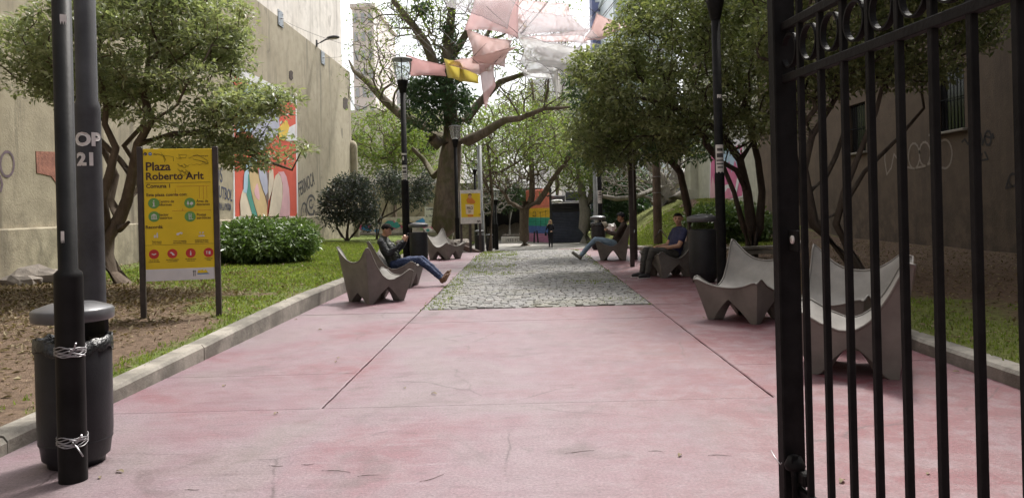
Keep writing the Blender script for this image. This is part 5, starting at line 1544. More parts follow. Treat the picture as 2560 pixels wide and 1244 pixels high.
# --- dark canopy on the gate side (trees of many stems)
B = Vector((5.35, 18.0, 0.1))
def q2(px, py, Y=18.0): return tuple(W(px, py, Y))
stems = [[(tuple(B), .16), (q2(1878, 560), .13), (q2(1868, 480), .11), (q2(1850, 400, 17.6), .09), (q2(1800, 330, 17.3), .075), (q2(1720, 280, 17), .06), (q2(1630, 250, 17), .045), (q2(1560, 240, 17.2), .03)],
         (0, [(q2(1898, 570, 18.2), .11), (q2(1905, 480, 18.4), .09), (q2(1895, 400, 18.5), .08), (q2(1870, 300, 18.5), .07), (q2(1850, 200, 18.5), .05)]),
         (0, [(q2(1860, 570, 17.8), .07), (q2(1835, 480, 17.6), .055), (q2(1810, 420, 17.4), .05), (q2(1760, 360, 17.2), .04)]),
         (2, [(q2(1840, 425, 17.4), .06), (q2(1805, 405, 17.2), .05), (q2(1770, 360, 17), .04)]),
         (3, [(q2(1900, 330, 18), .06), (q2(1940, 250, 18), .05), (q2(1950, 150, 18), .04)])]
lobes = [ell(1680, 170, 17.4, 210, 170, 2.2), ell(1560, 240, 17.6, 130, 130, 1.8), ell(1500, 330, 17.8, 85, 70, 1.2), ell(1620, 340, 17.4, 150, 62, 1.6), ell(1780, 330, 17.4, 130, 60, 1.6), ell(1850, 150, 18, 150, 170, 2.0), ell(1480, 185, 18, 60, 75, .9), ell(1760, 30, 17.8, 200, 90, 2.0), ell(1445, 300, 18.2, 35, 60, .5), ell(1530, 400, 17.8, 50, 30, .7)]
tree('multi_stem_tree', B, 'dense dark multi-stemmed tree arching over the man in a blue shirt', stems, lobes, 2000, 26, 0.22, 0.12, 'leaf_olive', 'bark_dark', 2, gap=0.32, gsc=0.9, rtip=0.0045, power=0.45, droop=0.25, flat=0.5, spacing=0.16)
B = Vector((6.2, 14.2, 0.15))
def q3(px, py, Y=14.2): return tuple(W(px, py, Y))
stems = [[(tuple(B), .13), (q3(2035, 560), .10), (q3(2020, 480), .085), (q3(2010, 420), .075), (q3(2030, 340), .06), (q3(2080, 260), .05), (q3(2130, 180), .04)],
         (0, [(q3(2090, 560, 14), .07), (q3(2110, 480, 13.9), .06), (q3(2150, 380, 13.8), .05), (q3(2190, 280, 13.8), .04), (q3(2210, 200, 13.8), .035)]),
         (1, [(q3(2000, 500, 14.5), .06), (q3(1990, 400, 14.5), .05), (q3(1970, 300, 14.6), .04)]),
         (2, [(q3(2060, 450, 14.4), .05), (q3(2090, 390, 14.5), .045), (q3(2120, 300, 14.6), .035)]),
         (1, [(q3(2100, 530, 14.5), .05), (q3(2160, 430, 14.6), .042), (q3(2250, 340, 14.7), .035), (q3(2310, 270, 14.8), .028)])]
lobes = [ell(2050, 90, 14.2, 170, 110, 1.6), ell(2230, 90, 14, 170, 90, 1.5), ell(2050, 200, 14.4, 110, 60, 1.2), ell(2200, 10, 14.2, 260, 80, 1.6), ell(2380, 70, 14, 130, 75, 1.2), ell(2480, 50, 14, 80, 70, .9), ell(2150, 170, 14, 120, 60, 1.2), ell(2300, 170, 14, 90, 45, .9), ell(1985, 300, 14.6, 60, 50, .8), ell(2050, -150, 14, 330, 140, 3.2), ell(2300, -260, 12.5, 330, 170, 3.0)]  # last two lobes lie above the view, added to shade the right side
tree('multi_stem_tree', B, 'dark-leaved bare-legged tree against the brown wall behind the gate', stems, lobes, 3000, 22, 0.20, 0.11, 'leaf_olive', 'bark_dark', 3, gap=0.2, rtip=0.0045, power=0.45)
# darker lobe hanging over the path edge: its own tree rooted on the slope
B = Vector((5.2, 24.0, 0.2))
def q4(px, py, Y=24): return tuple(W(px, py, Y))
stems = [[(tuple(B), .16), (q4(1720, 520), .13), (q4(1700, 430), .11), (q4(1640, 360, 23.5), .09), (q4(1560, 320, 23), .06), (q4(1500, 290, 23), .04)]]
lobes = [ell(1510, 300, 22.8, 80, 80, 1.4), ell(1570, 250, 23, 110, 110, 1.6), ell(1490, 380, 22.5, 55, 42, .9), ell(1600, 350, 23, 120, 55, 1.4), ell(1470, 220, 23, 45, 60, .8), ell(1700, 350, 23.5, 120, 50, 1.4)]
tree('broadleaf_tree', B, 'deep green leafy tree hanging low over the far reclining man', stems, lobes, 900, 24, 0.24, 0.15, 'leaf_dark', 'bark_dark', 4, gap=0.22, rtip=0.005, power=0.45, droop=0.5)

# --- great bare-limbed tree beside the poster stand
B = Vector((-3.95, 35.2, -0.35))
def q5(px, py, Y=35): return tuple(W(px, py, Y))
stems = [[(tuple(B), .70), (q5(1112, 570), .62), (q5(1116, 500), .56), (q5(1122, 440), .54), (q5(1126, 395), .52), (q5(1130, 355), .42), (q5(1128, 300), .34), (q5(1120, 240), .30), (q5(1116, 170), .27), (q5(1122, 100), .23), (q5(1130, 20), .18), (q5(1140, -60), .13)],
         (5, [(q5(1170, 352, 34.5), .27), (q5(1215, 330, 34), .21), (q5(1262, 300, 33.5), .16), (q5(1300, 296, 33.2), .13), (q5(1360, 272, 33), .09), (q5(1425, 268, 32.5), .05)]),
         (6, [(q5(1165, 300, 35.5), .22), (q5(1200, 255, 36), .19), (q5(1250, 205, 36), .15), (q5(1310, 185, 36), .11), (q5(1370, 170, 36), .07)]),
         (5, [(q5(1095, 360, 34.8), .30), (q5(1080, 345, 34.6), .26)]),
         (7, [(q5(1095, 185, 34.5), .24), (q5(1065, 110, 34), .21), (q5(1030, 60, 34), .17), (q5(990, 10, 34), .13), (q5(960, -40, 34), .09)]),
         (8, [(q5(1145, 120, 35.5), .18), (q5(1180, 60, 35.5), .15), (q5(1220, -10, 35.5), .11), (q5(1250, -60, 35.5), .08)]),
         (5, [(q5(1060, 315, 36), .24), (q5(1000, 285, 37), .22), (q5(960, 250, 38), .20), (q5(920, 205, 39), .17), (q5(885, 178, 39.8), .10), (q5(872, 150, 40), .04)]),
         (4, [(q5(1085, 440, 36), .16), (q5(1060, 400, 37), .13), (q5(1030, 370, 37), .09)]),
         (7, [(q5(1160, 190, 35.2), .15), (q5(1200, 130, 35), .12), (q5(1230, 60, 35), .08)])]
lobes = [ell(1000, 90, 36, 130, 130, 3.5), ell(1180, 60, 35, 150, 120, 4), ell(1330, 200, 34, 110, 100, 3), ell(930, 200, 38, 70, 110, 2.5), ell(1350, 60, 34, 110, 90, 3), ell(1060, 20, 35, 150, 70, 3)]
tree('great_tree', B, 'great thick-trunked tree with bare spreading limbs beside the poster stand', stems, lobes, 1700, 9, 0.40, 0.16, 'leaf_light', 'bark_moss', 5, leaf_frac=0.45, rtip=0.010, power=0.42, wander=0.12, branch_up=0.25, shell=0.3)
# ivy wrapped on its trunk: climbs as a plant of its own
def leafy(name, base, label, lobes, n, per, spread, size, leaf, seed, cat, gap=0.1, shell=0.85, up=0.4, droop=0.3, asp=0.6, stems=None, bark='bark_dark', rtip=0.004, gsc=0.8, power=0.45, group=None):
    st = stems or [[(tuple(Vector(base)), 0.04), tuple((tuple(Vector(base) + Vector((0.02, 0.03, 0.3))), 0.035))]]
    return tree(name, base, label, st, lobes, n, per, spread, size, leaf, bark, seed, cat, group, gap, shell, rtip, power, up, droop, asp=asp, gsc=gsc)
iv = Vector(q5(1118, 340, 34.3))
leafy('ivy', iv, 'dark ivy clothing the fork of the great tree', [ell(1090, 230, 34.3, 75, 45, 1.0), ell(1060, 280, 34.3, 55, 45, .9), ell(1130, 260, 34.3, 50, 60, .8), ell(1120, 130, 34.8, 25, 70, .6), ell(1050, 215, 34.4, 40, 25, .7), ell(1060, 30, 34, 20, 18, .4)], 330, 20, 0.30, 0.17, 'leaf_ivy', 6, 'ivy', 0.15)

# --- pollarded tree on the cobbles
B = Vector((-0.08, 49.5, -1.02))
def q6(px, py, Y=49.5): return tuple(W(px, py, Y))
stems = [[(tuple(B), .42), (q6(1311, 600), .33), (q6(1310, 560), .29), (q6(1311, 520), .32), (q6(1312, 503), .34)],
         (3, [(q6(1325, 508), .24), (q6(1330, 490), .20), (q6(1330, 450), .18), (q6(1328, 400), .16), (q6(1328, 330), .13), (q6(1335, 260), .10), (q6(1330, 200), .06)]),
         (3, [(q6(1345, 505, 49), .22), (q6(1360, 485, 49), .19), (q6(1380, 450, 48.6), .15), (q6(1410, 410, 48), .12), (q6(1440, 375, 48), .09)]),
         (3, [(q6(1290, 513, 49.8), .15), (q6(1272, 505, 50), .12), (q6(1263, 485, 50), .11), (q6(1245, 470, 50), .10), (q6(1237, 488, 50), .08), (q6(1215, 478, 50), .06), (q6(1180, 485, 50), .05)]),
         (3, [(q6(1300, 520, 48.8), .10), (q6(1290, 516, 48.5), .05)])]
lobes = [ell(1330, 330, 49.5, 130, 120, 4), ell(1270, 400, 50, 110, 70, 3), ell(1400, 400, 49, 90, 80, 3), ell(1240, 440, 50, 70, 40, 2)]
tree('pollarded_tree', B, 'pollarded tree with knobbly brown trunk standing on the cobbles', stems, lobes, 950, 5, 0.45, 0.22, 'leaf_olive', 'bark_brown', 7, leaf_frac=0.55, rtip=0.014, power=0.40, wander=0.15, shell=0.2)

# --- smooth grey trunk beside the kiosk
B = Vector((4.05, 51.0, -1.0))
def q7(px, py, Y=51): return tuple(W(px, py, Y))
stems = [[(tuple(B), .55), (q7(1462, 570), .42), (q7(1464, 530), .40), (q7(1458, 500), .30), (q7(1452, 465), .22), (q7(1445, 420), .16)],
         (2, [(q7(1476, 500), .26), (q7(1484, 465), .20), (q7(1490, 420), .14), (q7(1500, 350), .1)])]
lobes = [ell(1450, 430, 50.5, 70, 60, 2.4), ell(1480, 400, 51, 60, 70, 2.4), ell(1420, 380, 50, 60, 50, 2.5)]
tree('grey_barked_tree', B, 'smooth grey forked trunk with light foliage beside the kiosk', stems, lobes, 330, 16, 0.5, 0.24, 'leaf_light', 'bark_grey', 8, gap=0.15, rtip=0.013, power=0.42)

# --- sprawling pale fig on the hill
B = Vector((8.2, 47.0, 1.2))
def q8(px, py, Y=47): return tuple(W(px, py, Y))
stems = [[(tuple(B), .75), (q8(1668, 500), .6), (q8(1672, 475), .48)],
         (1, [(q8(1690, 460), .25), (q8(1720, 430), .2), (q8(1760, 400), .12)]),
         (1, [(q8(1630, 475, 46), .16), (q8(1590, 492, 45), .15), (q8(1540, 497, 44.5), .14), (q8(1505, 490, 44), .10)]),
         (2, [(q8(1650, 440), .28), (q8(1610, 400), .22), (q8(1570, 360), .15), (q8(1540, 330), .1)]),
         (2, [(q8(1690, 430, 48), .26), (q8(1700, 380, 48), .2), (q8(1690, 320, 48), .12)]),
         (1, [(q8(1700, 490, 46), .3), (q8(1730, 470, 46), .2), (q8(1760, 468, 46), .1)]),
         (2, [(q8(1600, 450, 46.5), .16), (q8(1560, 420, 46), .12), (q8(1530, 380, 46), .08)])]
lobes = [ell(1600, 400, 46.5, 130, 90, 3.5), ell(1690, 400, 47.5, 90, 90, 3), ell(1540, 440, 45.5, 60, 60, 2.5)]
tree('fig_tree', B, 'sprawling pale-barked bare fig tree on the grassy hill', stems, lobes, 950, 4, 0.4, 0.18, 'leaf_olive', 'bark_grey', 9, leaf_frac=0.12, rtip=0.015, power=0.40, wander=0.2, shell=0.15)

# --- background foliage trees
def bgtree(px, pyb, Y, lobes, label, n, per, spread, size, leaf, bark, seed, r=0.25, frac=1.0, gap=0.15, tw=0.013, name='background_tree'):
    zb = -1.0 if abs(W(px, pyb, Y).x) < 6 else max(-1.0, W(px, pyb, Y).z)
    B = Vector((W(px, pyb, Y).x, Y, zb))
    top = min(l[0][2] for l in lobes)
    mid = Vector((B.x + .2, Y, (B.z + top) / 2))
    st = [[(tuple(B), r), (tuple(mid), r * .8), (tuple(Vector((B.x, Y, top))), r * .6)]]
    return tree(name, B, label, st, lobes, n, per, spread, size, leaf, bark, seed, leaf_frac=frac, gap=gap, rtip=tw, power=0.4, wander=0.15, shell=0.4)
bgtree(985, 560, 48, [ell(960, 340, 48, 90, 80, 3), ell(1040, 380, 47, 60, 60, 2.5), ell(920, 390, 48, 40, 60, 2), ell(1050, 320, 47, 60, 50, 2)], 'light green tree behind the lantern post near the ochre wall corner', 520, 14, .55, .24, 'leaf_light', 'bark_brown', 10, gap=0.2)
bgtree(1195, 590, 56, [ell(1200, 340, 56, 90, 80, 4), ell(1170, 440, 56, 70, 60, 3), ell(1270, 330, 57, 80, 60, 4)], 'tangled thin-leaved tree behind the great trunk', 650, 8, .6, .26, 'leaf_light', 'bark_grey', 11, frac=.5, gap=0.1)
bgtree(1390, 560, 62, [ell(1390, 330, 62, 90, 90, 4), ell(1330, 280, 62, 80, 60, 4), ell(1440, 300, 62, 70, 60, 4)], 'yellowish tree above the kiosk roof', 600, 10, .7, .30, 'leaf_olive', 'bark_brown', 12, frac=1.0, gap=0.1)
bgtree(1140, 590, 53, [ell(1150, 500, 53, 70, 45, 2.5), ell(1220, 490, 54, 70, 50, 3)], 'bare grey sprawling tree behind the poster stand', 420, 4, .4, .2, 'leaf_olive', 'bark_grey', 13, frac=.08, gap=0.0, tw=.02)
bgtree(1270, 560, 58, [ell(1260, 420, 58, 90, 70, 3), ell(1310, 450, 58, 80, 50, 3), ell(1190, 400, 58, 60, 60, 3)], 'thicket of bare twigs over the dark shed', 800, 3, .4, .2, 'leaf_olive', 'bark_grey', 14, frac=.06, gap=0.0, tw=.016)
bgtree(1600, 540, 56, [ell(1590, 420, 56, 110, 100, 4), ell(1690, 380, 57, 90, 90, 4), ell(1520, 400, 55, 70, 80, 3)], 'pale thicket of bare twigs behind the fig', 900, 4, .5, .22, 'leaf_light', 'bark_grey', 15, frac=.10, gap=0.0, tw=.016)
bgtree(1225, 600, 44, [ell(1240, 360, 44, 95, 70, 3), ell(1180, 300, 44, 60, 60, 2.5), ell(1370, 350, 45, 80, 70, 3), ell(1300, 290, 45, 80, 50, 3)], 'airy light green tree between the great trunk and the pollard', 420, 14, .5, .20, 'leaf_light', 'bark_brown', 31, r=.12, frac=1.0, gap=.12)
# ivy-clad hedge
leafy('hedge', Vector((5.6, 51, -0.9)), 'tall dark ivy hedge between kiosk and hill', [ell(1540, 470, 51, 45, 75, 1.6), ell(1520, 530, 51, 40, 60, 1.6), ell(1575, 520, 51, 40, 70, 1.6), ell(1600, 480, 52, 40, 60, 1.5)], 620, 22, .45, .2, 'leaf_ivy', 16, 'hedge', 0.05)
leafy('hedge', Vector((-3.0, 57.5, -0.9)), 'dark shrub crowning the shed roof behind short lamp posts', [ell(1235, 500, 57.5, 45, 30, 1.6), ell(1280, 495, 57.5, 40, 25, 1.6)], 200, 20, .5, .22, 'leaf_dark', 17, 'shrub', 0.05)

# --- shrubs
def shrub(px, py, Y, side, lobes, label, n, per, spread, size, leaf, seed, stemspx, r=.05, bark='bark_dark', gap=.12, name='shrub', asp=.42, up=.45):
    p = W(px, py, Y); z = lawn_left(p.x, p.y) if side < 0 else lawn_right(p.x, p.y)
    B = Vector((p.x, p.y, z - .03))
    st = [[(tuple(B), r), (tuple(B + Vector((0, 0, .08))), r * .95)]]
    for s in stemspx: st.append((0, [(tuple(W(x, y, Y + dy)), r * .8 * k) for x, y, dy, k in s]))
    return tree(name, B, label, st, lobes, n, per, spread, size, leaf, bark, seed, 'shrub', None, gap, .55, .005, .42, up, .1, asp=asp)
shrub(868, 604, 33, -1, [ell(860, 500, 33, 55, 55, 1.0), ell(900, 500, 33, 45, 55, 1.0), ell(835, 520, 33, 35, 45, .8), ell(880, 460, 33, 40, 25, .7), ell(925, 540, 33, 22, 40, .6)], 'dusky round shrub on bent bare stems at the wall corner', 520, 16, .26, .15, 'leaf_blue', 18, [[(855, 590, 0, .9), (843, 570, 0, .7), (838, 550, 0, .5)], [(880, 590, .2, .9), (893, 575, .2, .7), (905, 550, .2, .5)], [(868, 580, -.2, .8), (872, 550, -.2, .6)]], .08)
shrub(942, 590, 37, -1, [ell(1000, 470, 37, 60, 35, 1.2), ell(1040, 490, 37, 40, 30, 1.0), ell(975, 440, 37, 30, 18, .8), ell(1065, 450, 37, 22, 25, .8)], 'leggy dark shrub leaning right before the graffiti wall', 330, 16, .26, .15, 'leaf_blue', 19, [[(942, 560, 0, .9), (955, 540, 0, .8), (970, 500, 0, .6), (1000, 480, 0, .5)], [(940, 550, 0, .8), (935, 500, .3, .6), (930, 470, .3, .4)], [(955, 545, -.2, .7), (985, 530, -.2, .6), (1030, 500, -.2, .4)]], .08)
shrub(655, 658, 19, -1, [ell(650, 608, 19, 105, 48, 1.3), ell(560, 615, 19, 45, 40, 1.0), ell(735, 600, 19.2, 45, 45, 1.0), ell(640, 575, 19.2, 70, 25, .9)], 'low dense glossy bush behind the yellow sign', 900, 26, .20, .125, 'leaf_bush', 20, [[(640, 630, 0, .6)], [(690, 625, 0, .6)], [(600, 630, .2, .6)]], .05, gap=.0, up=.35)
shrub(1830, 596, 25, 1, [ell(1800, 548, 25, 85, 30, 1.2), ell(1870, 565, 24.5, 60, 35, 1.0), ell(1750, 545, 25.5, 40, 22, .9), ell(1850, 540, 25, 45, 22, .9)], 'sunlit leafy bush below the pink mural', 620, 24, .22, .14, 'leaf_bush', 21, [[(1810, 575, 0, .6)], [(1850, 575, 0, .6)]], .05, gap=.0, up=.35)
# ================================================================== people
def capsule_mesh(chains):
    b = MB()
    tri = lambda r: np.array(r if hasattr(r, '__len__') else (r, r, r), float)
    for tg, ch in chains:
        if len(ch) == 1: b.blob(ch[0][0], tuple(tri(ch[0][1])), 0, 0.0, 14); continue
        for k, ((p, r), (p2, r2)) in enumerate(zip(ch[:-1], ch[1:])):
            p, p2, r, r2 = np.array(p, float), np.array(p2, float), tri(r), tri(r2)
            L = np.linalg.norm(p2 - p)
            n = max(1, int(math.ceil(L / (0.30 * min(r.min(), r2.min())))))
            for i in range(n + 1):
                if i == 0 and k > 0: continue
                t = i / n
                b.blob(p + (p2 - p) * t, tuple(r + (r2 - r) * t), 0, 0.0, 14 if r.max() > .03 else 10)
    return b
def frame(d, up=(0, 0, 1)):
    f = Vector(d).normalized(); r = f.cross(Vector(up)).normalized(); u = r.cross(f)
    return f, r, u
def head_chains(c, look, skin='skin'):
    c = Vector(c); f, r, u = frame(look)
    out = [(skin, [(c + u * 0.025 - f * .012, 0.092), (c - u * 0.015 + f * .015, 0.080)]),
           (skin, [(c + f * .045 - u * 0.035, 0.058), (c + f * .052 - u * 0.085, 0.040)]),
           (skin, [(c + f * .092 + u * .012, 0.013), (c + f * .112 - u * .022, 0.017)]),
           (skin, [(c + f * .095 - u * .055 - r * .015, .012), (c + f * .095 - u * .055 + r * .015, .012)]),
           (skin, [(c + f * .078 + u * .025 - r * .035, .018), (c + f * .078 + u * .025 + r * .035, .018)])]
    for s in (-1, 1): out.append((skin, [(c + r * s * .090 - f * .01 + u * .015, .017), (c + r * s * .088 - f * .01 - u * .022, .013)]))
    return out
def hand_chains(wrist, d, nrm, side, curl=0.5, skin='skin', spread=0.10):
    """five separate fingers; d towards the fingers, nrm out of the back of the hand, side = +1 if the thumb lies towards d x nrm"""
    w = Vector(wrist); d = Vector(d).normalized(); n = Vector(nrm); n = (n - d * n.dot(d)).normalized(); t = d.cross(n) * side
    out = [(skin, [(w, .026), (w + d * .045 + t * .012, .022), (w + d * .085 + t * .022, .017)]), (skin, [(w + d * .03 - t * .008, .021), (w + d * .08 - t * .024, .016)])]
    for k, (off, L) in enumerate(((.030, .072), (.010, .080), (-.011, .074), (-.031, .058))):
        k0 = w + d * .085 + t * off
        a1, a2 = curl * .8, curl * 1.9
        dd = (d + t * spread * (off / .03)).normalized()
        p1 = k0 + (dd * math.cos(a1) - n * math.sin(a1)) * L * .5
        p2 = p1 + (dd * math.cos(a2) - n * math.sin(a2)) * L * .5
        out.append((skin, [(k0, .0105), (p1, .0095), (p2, .0082)]))
    b0 = w + d * .022 + t * .022
    b1 = b0 + (d * .6 + t * .75 - n * .25).normalized() * .042
    b2 = b1 + (d * .9 + t * .15 - n * (.3 + .3 * curl)).normalized() * .034
    out.append((skin, [(b0, .014), (b1, .0115), (b2, .0095)]))
    return out
def person(label, loc, rz, chains, mats, extras=None, scale=1.0, voxel=0.0068):
    root = empty('person', loc, label, 'person', rz)
    root.scale = (scale,) * 3
    b = capsule_mesh(chains)
    tmp = b.build('tmp_body', [M['white']])
    bm = bmesh.new(); bm.from_mesh(tmp.data)
    bmesh.ops.remove_doubles(bm, verts=bm.verts, dist=1e-6)
    bmesh.ops.recalc_face_normals(bm, faces=bm.faces); bm.to_mesh(tmp.data); bm.free()
    md = tmp.modifiers.new('r', 'REMESH'); md.mode = 'VOXEL'; md.voxel_size = voxel
    ms = tmp.modifiers.new('s', 'SMOOTH'); ms.iterations = 5; ms.factor = 0.5
    dg = bpy.context.evaluated_depsgraph_get()
    me = bpy.data.meshes.new_from_object(tmp.evaluated_get(dg))
    bpy.data.objects.remove(tmp)
    me.name = 'body'
    tags = list(dict.fromkeys(t for t, _ in chains))
    me.materials.clear()
    for t in tags: me.materials.append(mats[t])
    n = len(me.polygons)
    cen = np.empty(n * 3); me.polygons.foreach_get('center', cen); cen = cen.reshape(-1, 3)
    best = np.full(n, 1e9); idx = np.zeros(n, np.int32)
    for t, ch in chains:
        segs = list(zip(ch[:-1], ch[1:])) if len(ch) > 1 else [(ch[0], ch[0])]
        for (p, r), (p2, r2) in segs:
            r = np.mean(r); r2 = np.mean(r2)
            a, c = np.array(p), np.array(p2); ab_ = c - a; L = max(1e-9, ab_ @ ab_)
            tt = np.clip(((cen - a) @ ab_) / L, 0, 1)
            d = np.linalg.norm(cen - (a + tt[:, None] * ab_), axis=1) - (r + (r2 - r) * tt)
            m_ = d < best
            best[m_] = d[m_]; idx[m_] = tags.index(t)
    # cloth folds: ripple every vertex that is not skin
    nv = len(me.vertices); co = np.empty(nv * 3); me.vertices.foreach_get('co', co); co = co.reshape(-1, 3)
    no = np.empty(nv * 3); me.vertices.foreach_get('normal', no); no = no.reshape(-1, 3)
    cloth = np.ones(nv)
    lv = np.empty(len(me.loops), np.int32); me.loops.foreach_get('vertex_index', lv)
    ls = np.empty(n, np.int32); me.polygons.foreach_get('loop_start', ls); lt = np.empty(n, np.int32); me.polygons.foreach_get('loop_total', lt)
    for k_, t_ in enumerate(tags):
        if t_ == 'skin':
            for q in np.nonzero(idx == k_)[0]: cloth[lv[ls[q]:ls[q] + lt[q]]] = 0
    for i in np.nonzero(cloth)[0]:
        p = Vector(co[i]); w = mnoise.noise(p * 5)
        d = 0.009 * mnoise.noise(Vector((p.x * 9 + w * 2, p.y * 9, p.z * 26 + w * 4))) + 0.004 * mnoise.noise(p * 38)
        co[i] += no[i] * d
    me.vertices.foreach_set('co', co.ravel())
    me.polygons.foreach_set('material_index', idx)
    me.polygons.foreach_set('use_smooth', np.ones(n, bool))
    me.update()
    link('body', me, root)
    for f in (extras or []): f(root)
    return root
def hair_cap(c, look, mat, back=0.0, thick=0.010, front=0.05, r=(0.094, 0.108, 0.100), low=-0.02, name='hair', rough=0.02):
    c = Vector(c); f, rr, u = frame(look)
    def make(root):
        b = MB(); V = []; n = 24; rows = 12
        for i in range(rows + 1):
            th = math.pi * 0.62 * i / rows
            for k in range(n):
                ph = 2 * math.pi * k / n
                d = Vector((math.sin(th) * math.cos(ph), math.sin(th) * math.sin(ph), math.cos(th)))
                # hairline: higher over the brow (+y local), lower at the nape
                zmin = 0.42 if d.y > 0.45 else (0.05 if d.y > -0.1 else -0.45)
                if d.z < zmin:
                    h_ = math.hypot(d.x, d.y); k_ = math.sqrt(1 - zmin * zmin) * .97 / max(h_, 1e-6)
                    d = Vector((d.x * k_, d.y * k_, zmin))
                q = 1 + rough * mnoise.noise(d * 9)
                p = c + rr * (d.x * (r[0] + thick) * q) + f * (d.y * (r[1] + thick) * q - .008) + u * (d.z * (r[2] + thick) * q + .03)
                V.append(p)
        Fc = [(i * n + k, (i + 1) * n + k, (i + 1) * n + (k + 1) % n, i * n + (k + 1) % n) for i in range(rows) for k in range(n)]
        b.add(V, Fc, 0, True); b.build(name, mat, root)
    return make
def face_marks(c, look):
    c = Vector(c); f, r, u = frame(look)
    def make(root):
        for s in (-1, 1):
            b = MB(); b.blob(c + f * .083 + u * .006 + r * s * .033, (.011, .011, .007), 0, 0, 8); b.build('eye', M['black_ink'], root)
            b = MB(); b.tube([c + f * .097 + u * .028 + r * s * .018, c + f * .090 + u * .031 + r * s * .052], .005, 5); b.build('eyebrow', M['hair_dark'], root)
        b = MB(); b.tube([c + f * .103 - u * .055 - r * .024, c + f * .108 - u * .053, c + f * .103 - u * .055 + r * .024], .005, 5); b.build('mouth', M['lips'], root)
    return make
def tube_part(name, pts, rad, mat, n=10):
    def make(root):
        b = MB(); b.tube(pts, rad, n); b.build(name, mat, root)
    return make
def sole(name, heel, toe, w, mat, up):
    heel, toe, up = Vector(heel), Vector(toe), Vector(up).normalized()
    def make(root):
        d = (toe - heel).normalized(); s = d.cross(up).normalized(); L = (toe - heel).length
        out = []
        for i in range(18):
            a = 2 * math.pi * i / 18
            y = 0.5 * L + 0.5 * L * math.cos(a); x = w * (0.42 + 0.10 * math.cos(a)) * math.sin(a)
            out.append(heel + d * y + s * x)
        b = MB(); b.prism(out, -up * .022); b.build(name, mat, root)
    return make
M['skin'] = plain('skin', (0.42, 0.235, 0.155), 0.55, 0, 0.08, 14); M['skin_light'] = plain('light_skin', (0.55, 0.34, 0.25), 0.55, 0, 0.06, 14); M['lips'] = plain('lips', (0.30, 0.11, 0.09), 0.5)
M['hair_dark'] = plain('dark_hair', (0.010, 0.0075, 0.0065), 0.85, 0, 0.4, 60, 0.6, 180, 0.15); M['hair_fair'] = plain('fair_hair', (0.50, 0.35, 0.16), 0.55, 0, 0.3, 60, 0.5, 120)
M['vest'] = plain('dark_green_vest', (0.028, 0.032, 0.026), 0.6, 0, 0.35, 8, 0.5, 12); M['sleeve'] = plain('black_sleeve', (0.010, 0.011, 0.014), 0.7, 0, 0.3, 10, 0.3, 15)
M['jeans'] = plain('dark_blue_jeans', (0.022, 0.035, 0.085), 0.85, 0, 0.4, 9, 0.4, 25); M['boot'] = plain('brown_boot', (0.13, 0.065, 0.035), 0.6, 0, 0.25, 8); M['boot_sole'] = plain('tan_sole', (0.24, 0.14, 0.085), 0.7, 0, 0.2, 12)
M['tee'] = plain('navy_tshirt', (0.020, 0.022, 0.065), 0.8, 0, 0.3, 7, 0.3, 18); M['trouser'] = plain('grey_green_trousers', (0.048, 0.045, 0.040), 0.85, 0, 0.3, 8, 0.4, 20); M['trainer'] = plain('black_trainer', (0.015, 0.014, 0.015), 0.6, 0, 0.3, 10)
M['pale_jeans'] = plain('light_jeans', (0.20, 0.28, 0.38), 0.85, 0, 0.25, 8, 0.4, 22); M['brown_coat'] = plain('dark_brown_jacket', (0.045, 0.028, 0.022), 0.8, 0, 0.3, 7, 0.4, 15); M['grey_shoe'] = plain('grey_shoe', (0.16, 0.15, 0.13), 0.7, 0, 0.2, 8)
M['coat_black'] = plain('black_coat', (0.011, 0.012, 0.020), 0.75, 0, 0.3, 8, 0.3, 15)

# --- man reading his phone
def seated(tor, leg, hw=0.19):
    return None
hc = (0.0, -0.235, 1.115); look = (0.0, 0.86, -0.48)
ch = head_chains(hc, look)
ch += [('skin', [((0, -.30, .98), .056), ((0, -.262, 1.05), .055)]),
       ('vest', [((0, -.10, .47), (.165, .13, .12)), ((0, -.16, .60), (.165, .125, .12)), ((0, -.25, .76), (.185, .125, .13)), ((0, -.31, .90), (.165, .10, .09)), ((0, -.31, .965), .075)]),
       ('vest', [((-.15, -.30, .90), .082), ((.15, -.30, .90), .082)]),
       ('vest', [((-.09, -.16, .80), .07), ((-.09, -.05, .58), .075)]), ('vest', [((.09, -.16, .80), .07), ((.09, -.05, .58), .075)])]
for s in (-1, 1):
    ch += [('sleeve', [((s * .20, -.29, .89), .072), ((s * .255, -.14, .665), .060), ((s * .19, .02, .78), .050), ((s * .11, .115, .885), .040)]),
           ('jeans', [((s * .09, -.05, .44), .098), ((s * .12, .18, .50), .088), ((s * .12, .43, .525), .070), ((s * .11, .66, .34), .060), ((s * .09, .84, .17), .052)])]
    ft = Vector((s * .09, .88, .11)); tip = Vector((s * .10, .985, .27)) if s < 0 else Vector((s * .06, 1.00, .22))
    ch += [('boot', [(tuple(ft + Vector((0, -.015, .03))), .052), (tuple(ft), .050), (tuple(ft.lerp(tip, .55) + Vector((0, -.02, 0.0))), .045), (tuple(tip + Vector((0, -.02, -.01))), .036)])]
ch += hand_chains((-.085, .135, .905), (.35, .25, .9), (-.8, .4, .2), 1, .9) + hand_chains((.085, .135, .905), (-.35, .25, .9), (.8, .4, .2), -1, .9)
ex = [hair_cap(hc, look, M['hair_dark'], thick=0.006), face_marks(hc, look),
      sole('boot_sole', (-.09, .925, .085), (-.10, 1.03, .31), .105, M['boot_sole'], (0, .95, -.35)), sole('boot_sole', (.09, .925, .085), (.06, 1.05, .26), .105, M['boot_sole'], (0, .92, -.4))]
for z in (.60, .68, .76, .84):
    pass
